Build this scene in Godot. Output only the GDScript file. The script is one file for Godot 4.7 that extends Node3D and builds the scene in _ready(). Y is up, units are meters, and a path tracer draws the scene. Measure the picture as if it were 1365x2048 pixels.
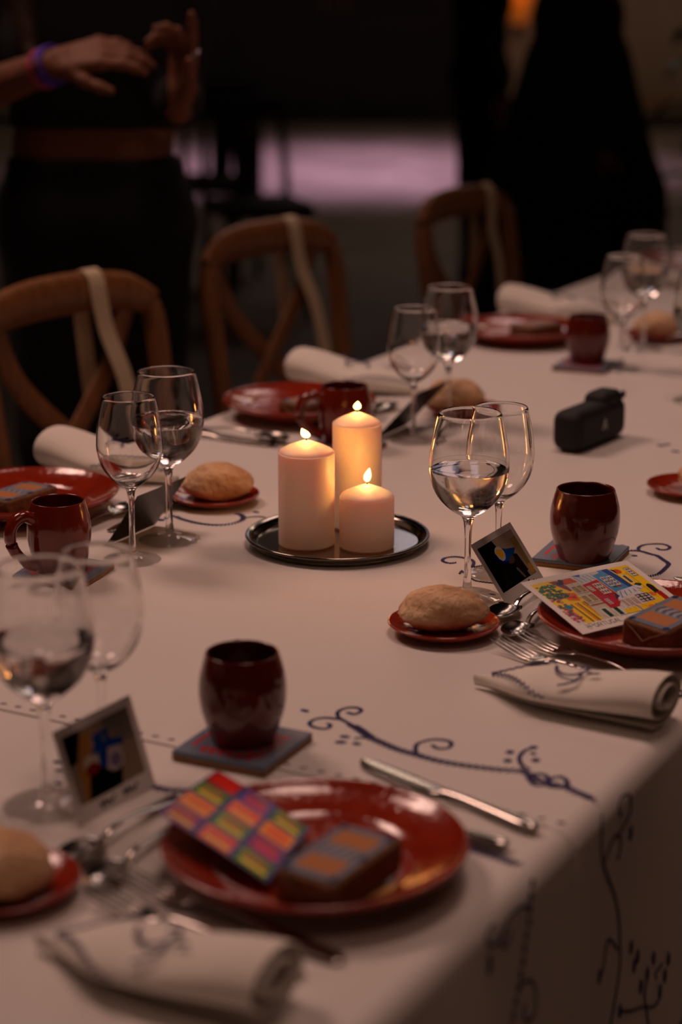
extends Node3D

const TOP := 0.75          # height of the tablecloth on the table
const EDGE := 0.545        # half width of the table
const SEAM := -1.42        # where one tablecloth laps over the next

var M := {}
var taken := {}

# ---------------------------------------------------------------- mesh builder
class Shape:
	var v := PackedVector3Array()
	var uv := PackedVector2Array()
	var ix := PackedInt32Array()
	var n := PackedVector3Array()

	func grid(rows: Array, closed := false, flip := false, uvs := false) -> void:
		var base := v.size()
		var c: int = rows[0].size()
		var r: int = rows.size()
		for i in r:
			for j in c:
				v.append(rows[i][j])
				uv.append(Vector2(float(j) / maxf(1.0, c - 1.0), float(i) / maxf(1.0, r - 1.0)))
		for i in r - 1:
			for j in (c if closed else c - 1):
				var a := base + i * c + j
				var b := base + i * c + (j + 1) % c
				var d := a + c
				var e := b + c
				if flip:
					ix.append_array(PackedInt32Array([a, e, b, a, d, e]))
				else:
					ix.append_array(PackedInt32Array([a, b, e, a, e, d]))

	func quad(a: Vector3, b: Vector3, c: Vector3, d: Vector3) -> void:
		# a top-left, b top-right, c bottom-right, d bottom-left as seen from the front
		var base := v.size()
		v.append_array(PackedVector3Array([a, b, c, d]))
		uv.append_array(PackedVector2Array([Vector2(0, 0), Vector2(1, 0), Vector2(1, 1), Vector2(0, 1)]))
		ix.append_array(PackedInt32Array([base, base + 1, base + 2, base, base + 2, base + 3]))

	func fan(ring: PackedVector3Array, flip := false) -> void:
		var base := v.size()
		var m := Vector3.ZERO
		for p in ring:
			m += p
		v.append(m / ring.size())
		uv.append(Vector2(0.5, 0.5))
		for p in ring:
			v.append(p)
			uv.append(Vector2(0.5, 0.5))
		for j in ring.size():
			var a := base + 1 + j
			var b := base + 1 + (j + 1) % ring.size()
			ix.append_array(PackedInt32Array([base, b, a] if flip else [base, a, b]))

	func moved(t: Transform3D) -> Shape:
		for i in v.size():
			v[i] = t * v[i]
		return self

	func add(o: Shape) -> void:
		var base := v.size()
		v.append_array(o.v)
		uv.append_array(o.uv)
		for k in o.ix:
			ix.append(base + k)

	func normals() -> void:
		n.resize(v.size())
		n.fill(Vector3.ZERO)
		for k in range(0, ix.size(), 3):
			var a := v[ix[k]]
			var f := (v[ix[k + 2]] - a).cross(v[ix[k + 1]] - a)
			n[ix[k]] += f
			n[ix[k + 1]] += f
			n[ix[k + 2]] += f

	func mesh(m: Material) -> ArrayMesh:
		if n.size() != v.size():
			normals()
		var nn := n.duplicate()
		for i in nn.size():
			nn[i] = nn[i].normalized() if nn[i].length_squared() > 1e-24 else Vector3.UP
		var arr := []
		arr.resize(Mesh.ARRAY_MAX)
		arr[Mesh.ARRAY_VERTEX] = v
		arr[Mesh.ARRAY_NORMAL] = nn
		arr[Mesh.ARRAY_TEX_UV] = uv
		arr[Mesh.ARRAY_INDEX] = ix
		var am := ArrayMesh.new()
		am.add_surface_from_arrays(Mesh.PRIMITIVE_TRIANGLES, arr)
		am.surface_set_material(0, m)
		return am


# ---------------------------------------------------------------- shapes
func ring(r: float, y: float, segs: int) -> PackedVector3Array:
	var p := PackedVector3Array()
	for j in segs:
		var a := TAU * j / segs
		p.append(Vector3(r * cos(a), y, r * sin(a)))
	return p


func smooth2(pts: Array, per: int, closed := false) -> PackedVector2Array:
	var out := PackedVector2Array()
	var c := pts.size()
	for i in (c if closed else c - 1):
		var p0: Vector2 = pts[(i - 1 + c) % c] if closed or i > 0 else pts[0]
		var p1: Vector2 = pts[i]
		var p2: Vector2 = pts[(i + 1) % c]
		var p3: Vector2 = pts[(i + 2) % c] if closed or i + 2 < c else pts[c - 1]
		for k in per:
			out.append(p1.cubic_interpolate(p2, p0, p3, float(k) / per))
	if not closed:
		out.append(pts[c - 1])
	return out


func lathe(prof: PackedVector2Array, segs := 40) -> Shape:
	var s := Shape.new()
	var rows := []
	for p in prof:
		rows.append(ring(maxf(p.x, 0.00001), p.y, segs))
	s.grid(rows, true)
	return s


func lathe_parts(prof: PackedVector2Array, cuts: Array, segs: int, m: Material) -> Array:
	# one continuous lathe cut at profile rows into open parts that share normals along the cuts
	var s := lathe(prof, segs)
	s.normals()
	var out := []
	for c in cuts:
		var part := Shape.new()
		var nn := PackedVector3Array()
		for span in c:
			var rows := []
			for i in range(span[0], span[1] + 1):
				rows.append(s.v.slice(i * segs, (i + 1) * segs))
				nn.append_array(s.n.slice(i * segs, (i + 1) * segs))
			part.grid(rows, true)
		part.n = nn
		out.append(part.mesh(m))
	return out


func smooth3(pts: Array, per: int) -> PackedVector3Array:
	var out := PackedVector3Array()
	var c := pts.size()
	for i in c - 1:
		var p0: Vector3 = pts[maxi(i - 1, 0)]
		var p1: Vector3 = pts[i]
		var p2: Vector3 = pts[i + 1]
		var p3: Vector3 = pts[mini(i + 2, c - 1)]
		for k in per:
			out.append(p1.cubic_interpolate(p2, p0, p3, float(k) / per))
	out.append(pts[c - 1])
	return out


func tube(path: PackedVector3Array, radii: Array, segs := 12, squash := 1.0, up := Vector3.UP) -> Shape:
	# round or oval section along a path; squash scales the section across «up»
	var s := Shape.new()
	var rows := []
	var c := path.size()
	for i in c:
		var t := (path[mini(i + 1, c - 1)] - path[maxi(i - 1, 0)]).normalized()
		var x := up - t * up.dot(t)
		x = x.normalized() if x.length() > 0.05 else t.cross(Vector3(0.3, 0.2, 0.9)).normalized()
		var z := x.cross(t)
		var f := float(i) / (c - 1) * (radii.size() - 1)
		var r: float = lerpf(radii[int(f)], radii[mini(int(f) + 1, radii.size() - 1)], f - int(f))
		var row := PackedVector3Array()
		for j in segs:
			var a := TAU * j / segs
			row.append(path[i] + x * (r * cos(a)) + z * (r * squash * sin(a)))
		rows.append(row)
	s.grid(rows, true)
	s.fan(rows[0], true)
	s.fan(rows[c - 1])
	return s


func rbox(size: Vector3, r: float, k := 3) -> Shape:
	var s := Shape.new()
	var h := size * 0.5 - Vector3(r, r, r)
	var rows := []
	var lat := []
	for i in k + 1:
		lat.append([-PI / 2 + PI / 2 * i / k, -1.0])
	for i in k + 1:
		lat.append([PI / 2 * i / k, 1.0])
	var cols := []
	for q in 4:
		for j in k + 1:
			cols.append([PI / 2 * q + PI / 2 * j / k, 1.0 if q == 0 or q == 3 else -1.0, 1.0 if q < 2 else -1.0])
	for l in lat:
		var row := PackedVector3Array()
		for c in cols:
			row.append(Vector3(c[1] * h.x + r * cos(l[0]) * cos(c[0]), l[1] * h.y + r * sin(l[0]), c[2] * h.z + r * cos(l[0]) * sin(c[0])))
		rows.append(row)
	s.grid(rows, true)
	s.fan(rows[0], true)
	s.fan(rows[rows.size() - 1])
	return s


func box(size: Vector3) -> Shape:
	return rbox(size, minf(0.004, minf(size.x, minf(size.y, size.z)) * 0.3), 1)


func loft(stations: Array, segs := 10) -> Shape:
	# cutlery along z: each station is [z, y, half width, dish depth, thickness, x]
	var s := Shape.new()
	var rows := []
	for q in stations:
		var row := PackedVector3Array()
		for j in segs + 1:
			var u := 1.0 - 2.0 * j / segs
			var lift: float = q[3] * u * u
			row.append(Vector3(q[5] + u * q[2], q[1] + lift - q[4] * 0.5 * sqrt(maxf(0.0, 1.0 - u * u * 0.96)), q[0]))
		for j in segs + 1:
			var u := -1.0 + 2.0 * j / segs
			var lift: float = q[3] * u * u
			row.append(Vector3(q[5] + u * q[2], q[1] + lift + q[4] * 0.5 * sqrt(maxf(0.0, 1.0 - u * u * 0.96)), q[0]))
		rows.append(row)
	s.grid(rows, true, stations[0][0] > stations[stations.size() - 1][0])
	s.fan(rows[0], stations[0][0] < stations[stations.size() - 1][0])
	s.fan(rows[rows.size() - 1], stations[0][0] > stations[stations.size() - 1][0])
	return s


func stations(list: Array, per := 5) -> Array:
	var out := []
	for i in list.size() - 1:
		for k in per:
			var q := []
			for c in 6:
				q.append(cubic_interpolate(list[i][c], list[i + 1][c], list[maxi(i - 1, 0)][c], list[mini(i + 2, list.size() - 1)][c], float(k) / per))
			q[2] = maxf(q[2], 0.0003)
			q[4] = maxf(q[4], 0.0004)
			out.append(q)
	out.append(list[list.size() - 1])
	return out


# ---------------------------------------------------------------- flesh: capsules joined into one skin
func skin(bones: Array, cell: float, k: float, keep := Vector2(-100, 100)) -> Shape:
	var lo := Vector3(1e9, 1e9, 1e9)
	var hi := -lo
	for b in bones:
		for e in [[b[0], b[1]], [b[2], b[3]]]:
			var rr := Vector3(e[1], e[1], e[1]) + Vector3(cell, cell, cell) * 2.0
			lo = lo.min(e[0] - rr)
			hi = hi.max(e[0] + rr)
	var nx := int(ceil((hi.x - lo.x) / cell)) + 1
	var ny := int(ceil((hi.y - lo.y) / cell)) + 1
	var nz := int(ceil((hi.z - lo.z) / cell)) + 1
	var f := PackedFloat32Array()
	f.resize(nx * ny * nz)
	f.fill(1.0)
	for b in bones:
		var a: Vector3 = b[0]
		var d: Vector3 = b[2] - a
		var ra: float = b[1]
		var rb: float = b[3]
		var dd := maxf(d.length_squared(), 1e-9)
		var m := maxf(ra, rb) + k + cell * 1.5
		var l := (a.min(b[2]) - Vector3(m, m, m) - lo) / cell
		var h := (a.max(b[2]) + Vector3(m, m, m) - lo) / cell
		for x in range(maxi(0, int(l.x)), mini(nx, int(h.x) + 2)):
			for y in range(maxi(0, int(l.y)), mini(ny, int(h.y) + 2)):
				var at := (x * ny + y) * nz
				for z in range(maxi(0, int(l.z)), mini(nz, int(h.z) + 2)):
					var p := lo + Vector3(x, y, z) * cell - a
					var t := clampf(p.dot(d) / dd, 0.0, 1.0)
					var dist := (p - d * t).length() - lerpf(ra, rb, t)
					var was := f[at + z]
					var g := maxf(k - absf(was - dist), 0.0) / k
					f[at + z] = minf(was, dist) - g * g * k * 0.25
	if keep.x > -50.0 or keep.y < 50.0:
		for x in nx:
			for y in ny:
				var yy := lo.y + y * cell
				for z in nz:
					var at := (x * ny + y) * nz + z
					f[at] = maxf(f[at], maxf(keep.x - yy, yy - keep.y))
	var s := Shape.new()
	var id := PackedInt32Array()
	id.resize(f.size())
	id.fill(-1)
	var sx := ny * nz
	var sy := nz
	var corner := [0, sx, sy, sx + sy, 1, sx + 1, sy + 1, sx + sy + 1]
	var at8 := [Vector3(0, 0, 0), Vector3(1, 0, 0), Vector3(0, 1, 0), Vector3(1, 1, 0), Vector3(0, 0, 1), Vector3(1, 0, 1), Vector3(0, 1, 1), Vector3(1, 1, 1)]
	var edges := [[0, 1], [2, 3], [4, 5], [6, 7], [0, 2], [1, 3], [4, 6], [5, 7], [0, 4], [1, 5], [2, 6], [3, 7]]
	for x in nx - 1:
		for y in ny - 1:
			for z in nz - 1:
				var at := x * sx + y * sy + z
				var inside := 0
				for c in 8:
					if f[at + corner[c]] < 0.0:
						inside += 1
				if inside == 0 or inside == 8:
					continue
				var sum := Vector3.ZERO
				var count := 0
				for e in edges:
					var fa := f[at + corner[e[0]]]
					var fb := f[at + corner[e[1]]]
					if (fa < 0.0) != (fb < 0.0):
						sum += at8[e[0]].lerp(at8[e[1]], fa / (fa - fb))
						count += 1
				id[at] = s.v.size()
				s.v.append(lo + (Vector3(x, y, z) + sum / count) * cell)
				s.uv.append(Vector2.ZERO)
	var s3 := PackedInt32Array([sx, sy, 1])
	var u3 := PackedInt32Array([sy, 1, sx])
	var w3 := PackedInt32Array([1, sx, sy])
	for x in range(1, nx - 1):
		for y in range(1, ny - 1):
			for z in range(1, nz - 1):
				var at := x * sx + y * sy + z
				var here := f[at] < 0.0
				for axis in 3:
					if here == (f[at + s3[axis]] < 0.0):
						continue
					var u := u3[axis]
					var w := w3[axis]
					var a := id[at]
					var b := id[at - u]
					var c := id[at - u - w]
					var d := id[at - w]
					if a < 0 or b < 0 or c < 0 or d < 0:
						continue
					if here:
						s.ix.append_array(PackedInt32Array([a, c, b, a, d, c]))
					else:
						s.ix.append_array(PackedInt32Array([a, b, c, a, c, d]))
	return s


# ---------------------------------------------------------------- naming
func numbered(called: String) -> String:
	var c: int = taken.get(called, 0)
	taken[called] = c + 1
	return called if c == 0 else "%s_%03d" % [called, c]


func tag(o: Node, label: String, category: String, group := "") -> Node:
	o.set_meta("label", label)
	o.set_meta("category", category)
	if group:
		o.set_meta("group", group)
	return o


func thing(called: String, label: String, category: String, at: Vector3, turn := 0.0, group := "") -> Node3D:
	var o := Node3D.new()
	o.name = numbered(called)
	add_child(o, true)
	o.position = at
	o.rotation.y = turn
	tag(o, label, category, group)
	return o


func part(called: String, s, m: Material, parent: Node, label := "") -> MeshInstance3D:
	var o := MeshInstance3D.new()
	o.name = called
	o.mesh = s.mesh(m) if s is Shape else s
	parent.add_child(o, true)
	if label:
		o.set_meta("label", label)
	return o


func struct(called: String, s: Shape, m: Material, at := Transform3D()) -> MeshInstance3D:
	var o := part(called, s, m, self)
	o.transform = at
	o.set_meta("kind", "structure")
	return o


func again(o: Node3D, called: String, label: String, at: Vector3, turn := 0.0) -> Node3D:
	var c: Node3D = o.duplicate()
	c.name = numbered(called)
	add_child(c, true)
	c.position = at
	c.rotation = Vector3(0, turn, 0)
	c.set_meta("label", label)
	return c


# ---------------------------------------------------------------- drawing of printed matter
func paint(w: int, h: int, c: Color) -> Image:
	var im := Image.create(w, h, false, Image.FORMAT_RGB8)
	im.fill(c)
	return im


func poly(im: Image, pts: Array, c: Color) -> void:
	# pts in 0..1 of the picture
	var w := im.get_width()
	var h := im.get_height()
	var y0 := 1e9
	var y1 := -1e9
	for p in pts:
		y0 = minf(y0, p[1] * h)
		y1 = maxf(y1, p[1] * h)
	for y in range(maxi(0, int(y0)), mini(h - 1, int(y1)) + 1):
		var xs := []
		var yy := y + 0.5
		for i in pts.size():
			var a = pts[i]
			var b = pts[(i + 1) % pts.size()]
			var ay: float = a[1] * h
			var by: float = b[1] * h
			if (ay <= yy) != (by <= yy):
				xs.append(a[0] * w + (yy - ay) / (by - ay) * (b[0] - a[0]) * w)
		xs.sort()
		for k in range(0, xs.size() - 1, 2):
			var x0 := clampi(int(round(xs[k])), 0, w)
			var x1 := clampi(int(round(xs[k + 1])), 0, w)
			if x1 > x0:
				im.fill_rect(Rect2i(x0, y, x1 - x0, 1), c)


func rect(im: Image, x0: float, y0: float, x1: float, y1: float, c: Color) -> void:
	var w := im.get_width()
	var h := im.get_height()
	im.fill_rect(Rect2i(int(x0 * w), int(y0 * h), maxi(1, int((x1 - x0) * w)), maxi(1, int((y1 - y0) * h))), c)


func disc(im: Image, x: float, y: float, rx: float, ry: float, c: Color) -> void:
	var pts := []
	for i in 14:
		pts.append([x + rx * cos(TAU * i / 14), y + ry * sin(TAU * i / 14)])
	poly(im, pts, c)


func stroke(im: Image, pts: Array, width: float, c: Color) -> void:
	# width in pixels
	var w := im.get_width()
	var h := im.get_height()
	var k := maxi(1, int(width))
	for i in pts.size() - 1:
		var a := Vector2(pts[i][0] * w, pts[i][1] * h)
		var b := Vector2(pts[i + 1][0] * w, pts[i + 1][1] * h)
		var steps := maxi(1, int(a.distance_to(b) * 1.5))
		for t in steps + 1:
			var p := a.lerp(b, float(t) / steps)
			im.fill_rect(Rect2i(clampi(int(p.x - k / 2), 0, w - k), clampi(int(p.y - k / 2), 0, h - k), k, k), c)


func printed(im: Image, rough := 0.35) -> StandardMaterial3D:
	var m := StandardMaterial3D.new()
	m.albedo_texture = ImageTexture.create_from_image(im)
	m.roughness = rough
	m.metallic_specular = 0.22
	m.texture_repeat = false
	return m


const LETTERS := {
	"P": [[[0, 1], [0, 0], [0.7, 0], [0.9, 0.15], [0.9, 0.38], [0.7, 0.52], [0, 0.52]]],
	"O": [[[0.5, 0], [0.1, 0.2], [0, 0.5], [0.1, 0.8], [0.5, 1], [0.9, 0.8], [1, 0.5], [0.9, 0.2], [0.5, 0]]],
	"R": [[[0, 1], [0, 0], [0.7, 0], [0.9, 0.15], [0.9, 0.38], [0.7, 0.52], [0, 0.52]], [[0.45, 0.52], [0.95, 1]]],
	"T": [[[0, 0], [1, 0]], [[0.5, 0], [0.5, 1]]],
	"U": [[[0, 0], [0, 0.75], [0.25, 1], [0.75, 1], [1, 0.75], [1, 0]]],
	"G": [[[0.95, 0.15], [0.5, 0], [0.1, 0.2], [0, 0.5], [0.1, 0.8], [0.5, 1], [0.95, 0.85], [0.95, 0.55], [0.6, 0.55]]],
	"A": [[[0, 1], [0.5, 0], [1, 1]], [[0.2, 0.65], [0.8, 0.65]]],
	"L": [[[0, 0], [0, 1], [0.9, 1]]],
}


func write(im: Image, text: String, x: float, y: float, cw: float, ch: float, gap: float, width: float, c: Color) -> void:
	for i in text.length():
		var tall := 1.25 if i == 0 else 1.0
		for line in LETTERS[text[i]]:
			var pts := []
			for p in line:
				pts.append([x + p[0] * cw * (1.1 if i == 0 else 1.0), y + ch - (1.0 - p[1]) * ch * tall])
			stroke(im, pts, width, c)
		x += cw + gap


func town_print() -> Image:
	var im := paint(640, 456, Color(0.93, 0.91, 0.88))
	var rng := RandomNumberGenerator.new()
	rng.seed = 5
	var ink := Color(0.1, 0.09, 0.12)
	var yellow := Color(0.98, 0.82, 0.05)
	# sky and left gardens
	rect(im, 0.05, 0.08, 0.95, 0.86, Color(0.86, 0.86, 0.84))
	poly(im, [[0.05, 0.08], [0.26, 0.08], [0.34, 0.5], [0.34, 0.86], [0.12, 0.86], [0.05, 0.5]], yellow)
	for i in 9:
		var x := 0.16 + i * 0.02
		poly(im, [[x, 0.52], [x + 0.012, 0.52], [x + 0.03, 0.86], [x + 0.016, 0.86]], [Color(0.35, 0.1, 0.1), yellow, Color(0.85, 0.45, 0.1)][i % 3])
	poly(im, [[0.17, 0.3], [0.3, 0.36], [0.27, 0.5], [0.19, 0.46]], Color(0.9, 0.45, 0.08))
	poly(im, [[0.2, 0.4], [0.28, 0.4], [0.26, 0.46]], Color(0.8, 0.15, 0.1))
	poly(im, [[0.2, 0.1], [0.26, 0.1], [0.33, 0.3], [0.28, 0.32]], Color(0.55, 0.2, 0.35))
	# pale house with balconies
	poly(im, [[0.3, 0.2], [0.42, 0.2], [0.42, 0.86], [0.27, 0.86], [0.3, 0.5]], Color(0.83, 0.8, 0.72))
	for q in [[0.32, 0.26], [0.37, 0.26], [0.31, 0.44], [0.37, 0.44]]:
		rect(im, q[0], q[1], q[0] + 0.04, q[1] + 0.11, Color(0.5, 0.4, 0.3))
		rect(im, q[0] + 0.006, q[1] + 0.012, q[0] + 0.034, q[1] + 0.1, Color(0.75, 0.65, 0.4))
		stroke(im, [[q[0] + 0.02, q[1]], [q[0] + 0.02, q[1] + 0.11]], 2, ink)
		stroke(im, [[q[0] - 0.01, q[1] + 0.13], [q[0] + 0.05, q[1] + 0.13]], 3, Color(0.4, 0.2, 0.12))
	rect(im, 0.3, 0.6, 0.43, 0.63, Color(0.62, 0.42, 0.3))
	for q in [[0.34, 0.7], [0.435, 0.72]]:
		rect(im, q[0] - 0.012, q[1] - 0.02, q[0] + 0.052, 0.86, Color(0.9, 0.9, 0.86))
		rect(im, q[0], q[1], q[0] + 0.038, 0.85, Color(0.02, 0.22, 0.16))
	poly(im, [[0.26, 0.1], [0.4, 0.1], [0.42, 0.19], [0.3, 0.2]], Color(0.82, 0.3, 0.08))
	disc(im, 0.275, 0.16, 0.03, 0.035, Color(0.05, 0.18, 0.28))
	disc(im, 0.3, 0.12, 0.02, 0.03, Color(0.05, 0.12, 0.2))
	# white gables and roofs at the top
	poly(im, [[0.42, 0.1], [0.56, 0.08], [0.6, 0.2], [0.44, 0.24]], Color(0.78, 0.82, 0.86))
	for i in 4:
		stroke(im, [[0.43 + i * 0.04, 0.11], [0.45 + i * 0.04, 0.22]], 2, ink)
	poly(im, [[0.42, 0.08], [0.5, 0.08], [0.48, 0.12]], Color(0.1, 0.35, 0.65))
	# crimson house
	poly(im, [[0.42, 0.26], [0.58, 0.22], [0.6, 0.58], [0.5, 0.72], [0.42, 0.72]], Color(0.76, 0.03, 0.1))
	poly(im, [[0.44, 0.5], [0.5, 0.48], [0.52, 0.64], [0.44, 0.66]], Color(0.75, 0.08, 0.35))
	for q in [[0.435, 0.3, 0.04, 0.1], [0.5, 0.28, 0.075, 0.2], [0.45, 0.56, 0.035, 0.1]]:
		rect(im, q[0], q[1], q[0] + q[2], q[1] + q[3], Color(0.9, 0.86, 0.8))
		for i in 3:
			for j in 3:
				rect(im, q[0] + q[2] * (0.1 + 0.3 * i), q[1] + q[3] * (0.08 + 0.31 * j), q[0] + q[2] * (0.29 + 0.3 * i), q[1] + q[3] * (0.28 + 0.31 * j), Color(0.3, 0.26, 0.25))
	stroke(im, [[0.49, 0.5], [0.59, 0.5]], 3, ink)
	# blue house
	poly(im, [[0.58, 0.08], [0.76, 0.08], [0.79, 0.46], [0.6, 0.5]], Color(0.3, 0.58, 0.78))
	poly(im, [[0.7, 0.08], [0.76, 0.08], [0.8, 0.46], [0.75, 0.46]], Color(0.06, 0.25, 0.55))
	poly(im, [[0.58, 0.08], [0.66, 0.08], [0.66, 0.12], [0.59, 0.14]], Color(0.8, 0.78, 0.76))
	for q in [[0.62, 0.2, 0.045, 0.18], [0.675, 0.2, 0.045, 0.18]]:
		rect(im, q[0], q[1], q[0] + q[2], q[1] + q[3], Color(0.9, 0.88, 0.84))
		for i in 2:
			for j in 3:
				rect(im, q[0] + q[2] * (0.12 + 0.45 * i), q[1] + q[3] * (0.08 + 0.31 * j), q[0] + q[2] * (0.42 + 0.45 * i), q[1] + q[3] * (0.3 + 0.31 * j), Color(0.25, 0.25, 0.3))
	disc(im, 0.69, 0.4, 0.02, 0.018, Color(0.6, 0.12, 0.1))
	disc(im, 0.65, 0.4, 0.02, 0.018, Color(0.1, 0.35, 0.15))
	# yellow house
	poly(im, [[0.77, 0.08], [0.95, 0.08], [0.95, 0.86], [0.84, 0.86], [0.79, 0.46]], yellow)
	rect(im, 0.885, 0.12, 0.94, 0.3, Color(0.55, 0.52, 0.42))
	rect(im, 0.892, 0.13, 0.934, 0.28, Color(0.95, 0.93, 0.88))
	for j in 3:
		rect(im, 0.898, 0.14 + j * 0.046, 0.911, 0.175 + j * 0.046, Color(0.12, 0.12, 0.25))
		rect(im, 0.916, 0.14 + j * 0.046, 0.928, 0.175 + j * 0.046, Color(0.12, 0.12, 0.25))
	rect(im, 0.8, 0.24, 0.84, 0.4, Color(0.92, 0.9, 0.8))
	rect(im, 0.806, 0.25, 0.834, 0.39, Color(0.3, 0.28, 0.25))
	disc(im, 0.815, 0.16, 0.03, 0.045, Color(0.85, 0.3, 0.06))
	poly(im, [[0.77, 0.1], [0.8, 0.12], [0.79, 0.22]], ink)
	disc(im, 0.84, 0.44, 0.03, 0.03, Color(0.12, 0.2, 0.1))
	disc(im, 0.915, 0.52, 0.028, 0.06, Color(0.06, 0.04, 0.06))
	rect(im, 0.889, 0.52, 0.942, 0.64, Color(0.12, 0.05, 0.06))
	rect(im, 0.9, 0.62, 0.95, 0.86, Color(0.7, 0.08, 0.08))
	stroke(im, [[0.87, 0.2], [0.87, 0.6]], 2, ink)
	disc(im, 0.86, 0.64, 0.03, 0.04, Color(0.9, 0.5, 0.05))
	# awning, shop front, stalls
	poly(im, [[0.62, 0.48], [0.82, 0.44], [0.86, 0.5], [0.54, 0.64]], Color(0.85, 0.88, 0.92))
	for i in 5:
		stroke(im, [[0.64 + i * 0.04, 0.49], [0.6 + i * 0.055, 0.6 - i * 0.02]], 3, Color(0.15, 0.22, 0.5))
	poly(im, [[0.54, 0.6], [0.58, 0.5], [0.6, 0.56]], Color(0.1, 0.12, 0.35))
	rect(im, 0.56, 0.62, 0.84, 0.76, Color(0.86, 0.82, 0.78))
	for i in 11:
		rect(im, 0.565 + i * 0.013, 0.63, 0.571 + i * 0.013, 0.75, [Color(0.6, 0.06, 0.08), ink, Color(0.85, 0.8, 0.75), Color(0.5, 0.1, 0.25)][i % 4])
	rect(im, 0.71, 0.6, 0.83, 0.74, Color(0.14, 0.1, 0.12))
	for i in 9:
		rect(im, 0.715 + (i % 3) * 0.04, 0.61 + (i / 3) * 0.044, 0.735 + (i % 3) * 0.04 + rng.randf() * 0.01, 0.64 + (i / 3) * 0.044, Color(0.8, 0.78, 0.76))
	poly(im, [[0.5, 0.78], [0.62, 0.77], [0.62, 0.86], [0.49, 0.86]], yellow)
	poly(im, [[0.64, 0.77], [0.84, 0.74], [0.86, 0.86], [0.65, 0.86]], Color(0.97, 0.78, 0.03))
	disc(im, 0.74, 0.82, 0.03, 0.025, Color(0.95, 0.55, 0.05))
	disc(im, 0.79, 0.82, 0.014, 0.02, ink)
	stroke(im, [[0.63, 0.76], [0.64, 0.86]], 5, Color(0.25, 0.12, 0.06))
	stroke(im, [[0.43, 0.86], [0.88, 0.86]], 3, ink)
	# leaves, ironwork and flowers over the left
	for i in 150:
		var a := Vector2(0.055 + rng.randf() * 0.17, 0.14 + rng.randf() * 0.26)
		disc(im, a.x, a.y, 0.012, 0.013, [Color(0.16, 0.4, 0.24), Color(0.22, 0.5, 0.36), Color(0.1, 0.28, 0.22)][i % 3])
	for i in 60:
		var a := Vector2(0.055 + rng.randf() * 0.075, 0.38 + rng.randf() * 0.44)
		disc(im, a.x, a.y, 0.014, 0.017, [Color(0.78, 0.3, 0.45), Color(0.62, 0.18, 0.32), Color(0.3, 0.42, 0.25), Color(0.85, 0.5, 0.55)][i % 4])
	for k in 2:
		var pts := []
		for i in 22:
			var a := i * 0.45
			pts.append([0.17 + k * 0.05 + (0.025 - i * 0.001) * cos(a), 0.37 - k * 0.02 + (0.035 - i * 0.0014) * sin(a)])
		stroke(im, pts, 3, Color(0.12, 0.14, 0.4))
	disc(im, 0.13, 0.56, 0.03, 0.04, Color(0.15, 0.5, 0.65))
	for i in 170:
		var a := Vector2(0.25 + rng.randf() * 0.65, 0.1 + rng.randf() * 0.74)
		stroke(im, [[a.x, a.y], [a.x + rng.randf() * 0.02, a.y + rng.randf() * 0.07]], 1, ink)
	# caption
	write(im, "PORTUGAL", 0.12, 0.885, 0.028, 0.06, 0.0085, 3, Color(0.22, 0.2, 0.22))
	stroke(im, [[0.09, 0.87], [0.105, 0.9], [0.09, 0.93], [0.108, 0.96]], 2, ink)
	stroke(im, [[0.08, 0.91], [0.115, 0.92], [0.1, 0.88]], 2, ink)
	return im


func letters_print() -> Image:
	var im := paint(256, 192, Color(0.2, 0.25, 0.5))
	var cell := [
		[Color(0.55, 0.25, 0.55), Color(0.95, 0.55, 0.25), Color(0.2, 0.5, 0.12), Color(0.85, 0.12, 0.05)],
		[Color(0.9, 0.35, 0.4), Color(0.35, 0.6, 0.3), Color(0.95, 0.4, 0.35), Color(0.3, 0.3, 0.65)],
		[Color(0.25, 0.5, 0.15), Color(0.5, 0.1, 0.45), Color(0.98, 0.6, 0.05), Color(0.15, 0.45, 0.1)],
	]
	var bar := [
		[Color(0.98, 0.8, 0.25), Color(0.98, 0.7, 0.3), Color(0.98, 0.85, 0.1), Color(0.95, 0.2, 0.05)],
		[Color(0.98, 0.8, 0.25), Color(0.98, 0.85, 0.2), Color(0.98, 0.8, 0.3), Color(0.95, 0.15, 0.25)],
		[Color(0.98, 0.88, 0.05), Color(0.95, 0.1, 0.4), Color(0.95, 0.35, 0.05), Color(0.98, 0.88, 0.05)],
	]
	for r in 3:
		for c in 4:
			var x := c * 0.25
			var y := r / 3.0
			rect(im, x + 0.012, y + 0.02, x + 0.24, y + 0.31, cell[r][c])
			disc(im, x + 0.16, y + 0.16, 0.07, 0.12, cell[r][c].lerp(Color(0.9, 0.2, 0.15), 0.5))
			rect(im, x + 0.05, y + 0.06, x + 0.1, y + 0.29, bar[r][c])
			rect(im, x + 0.17, y + 0.03, x + 0.2, y + 0.24, bar[r][c].lerp(cell[r][c], 0.4))
	return im


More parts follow.
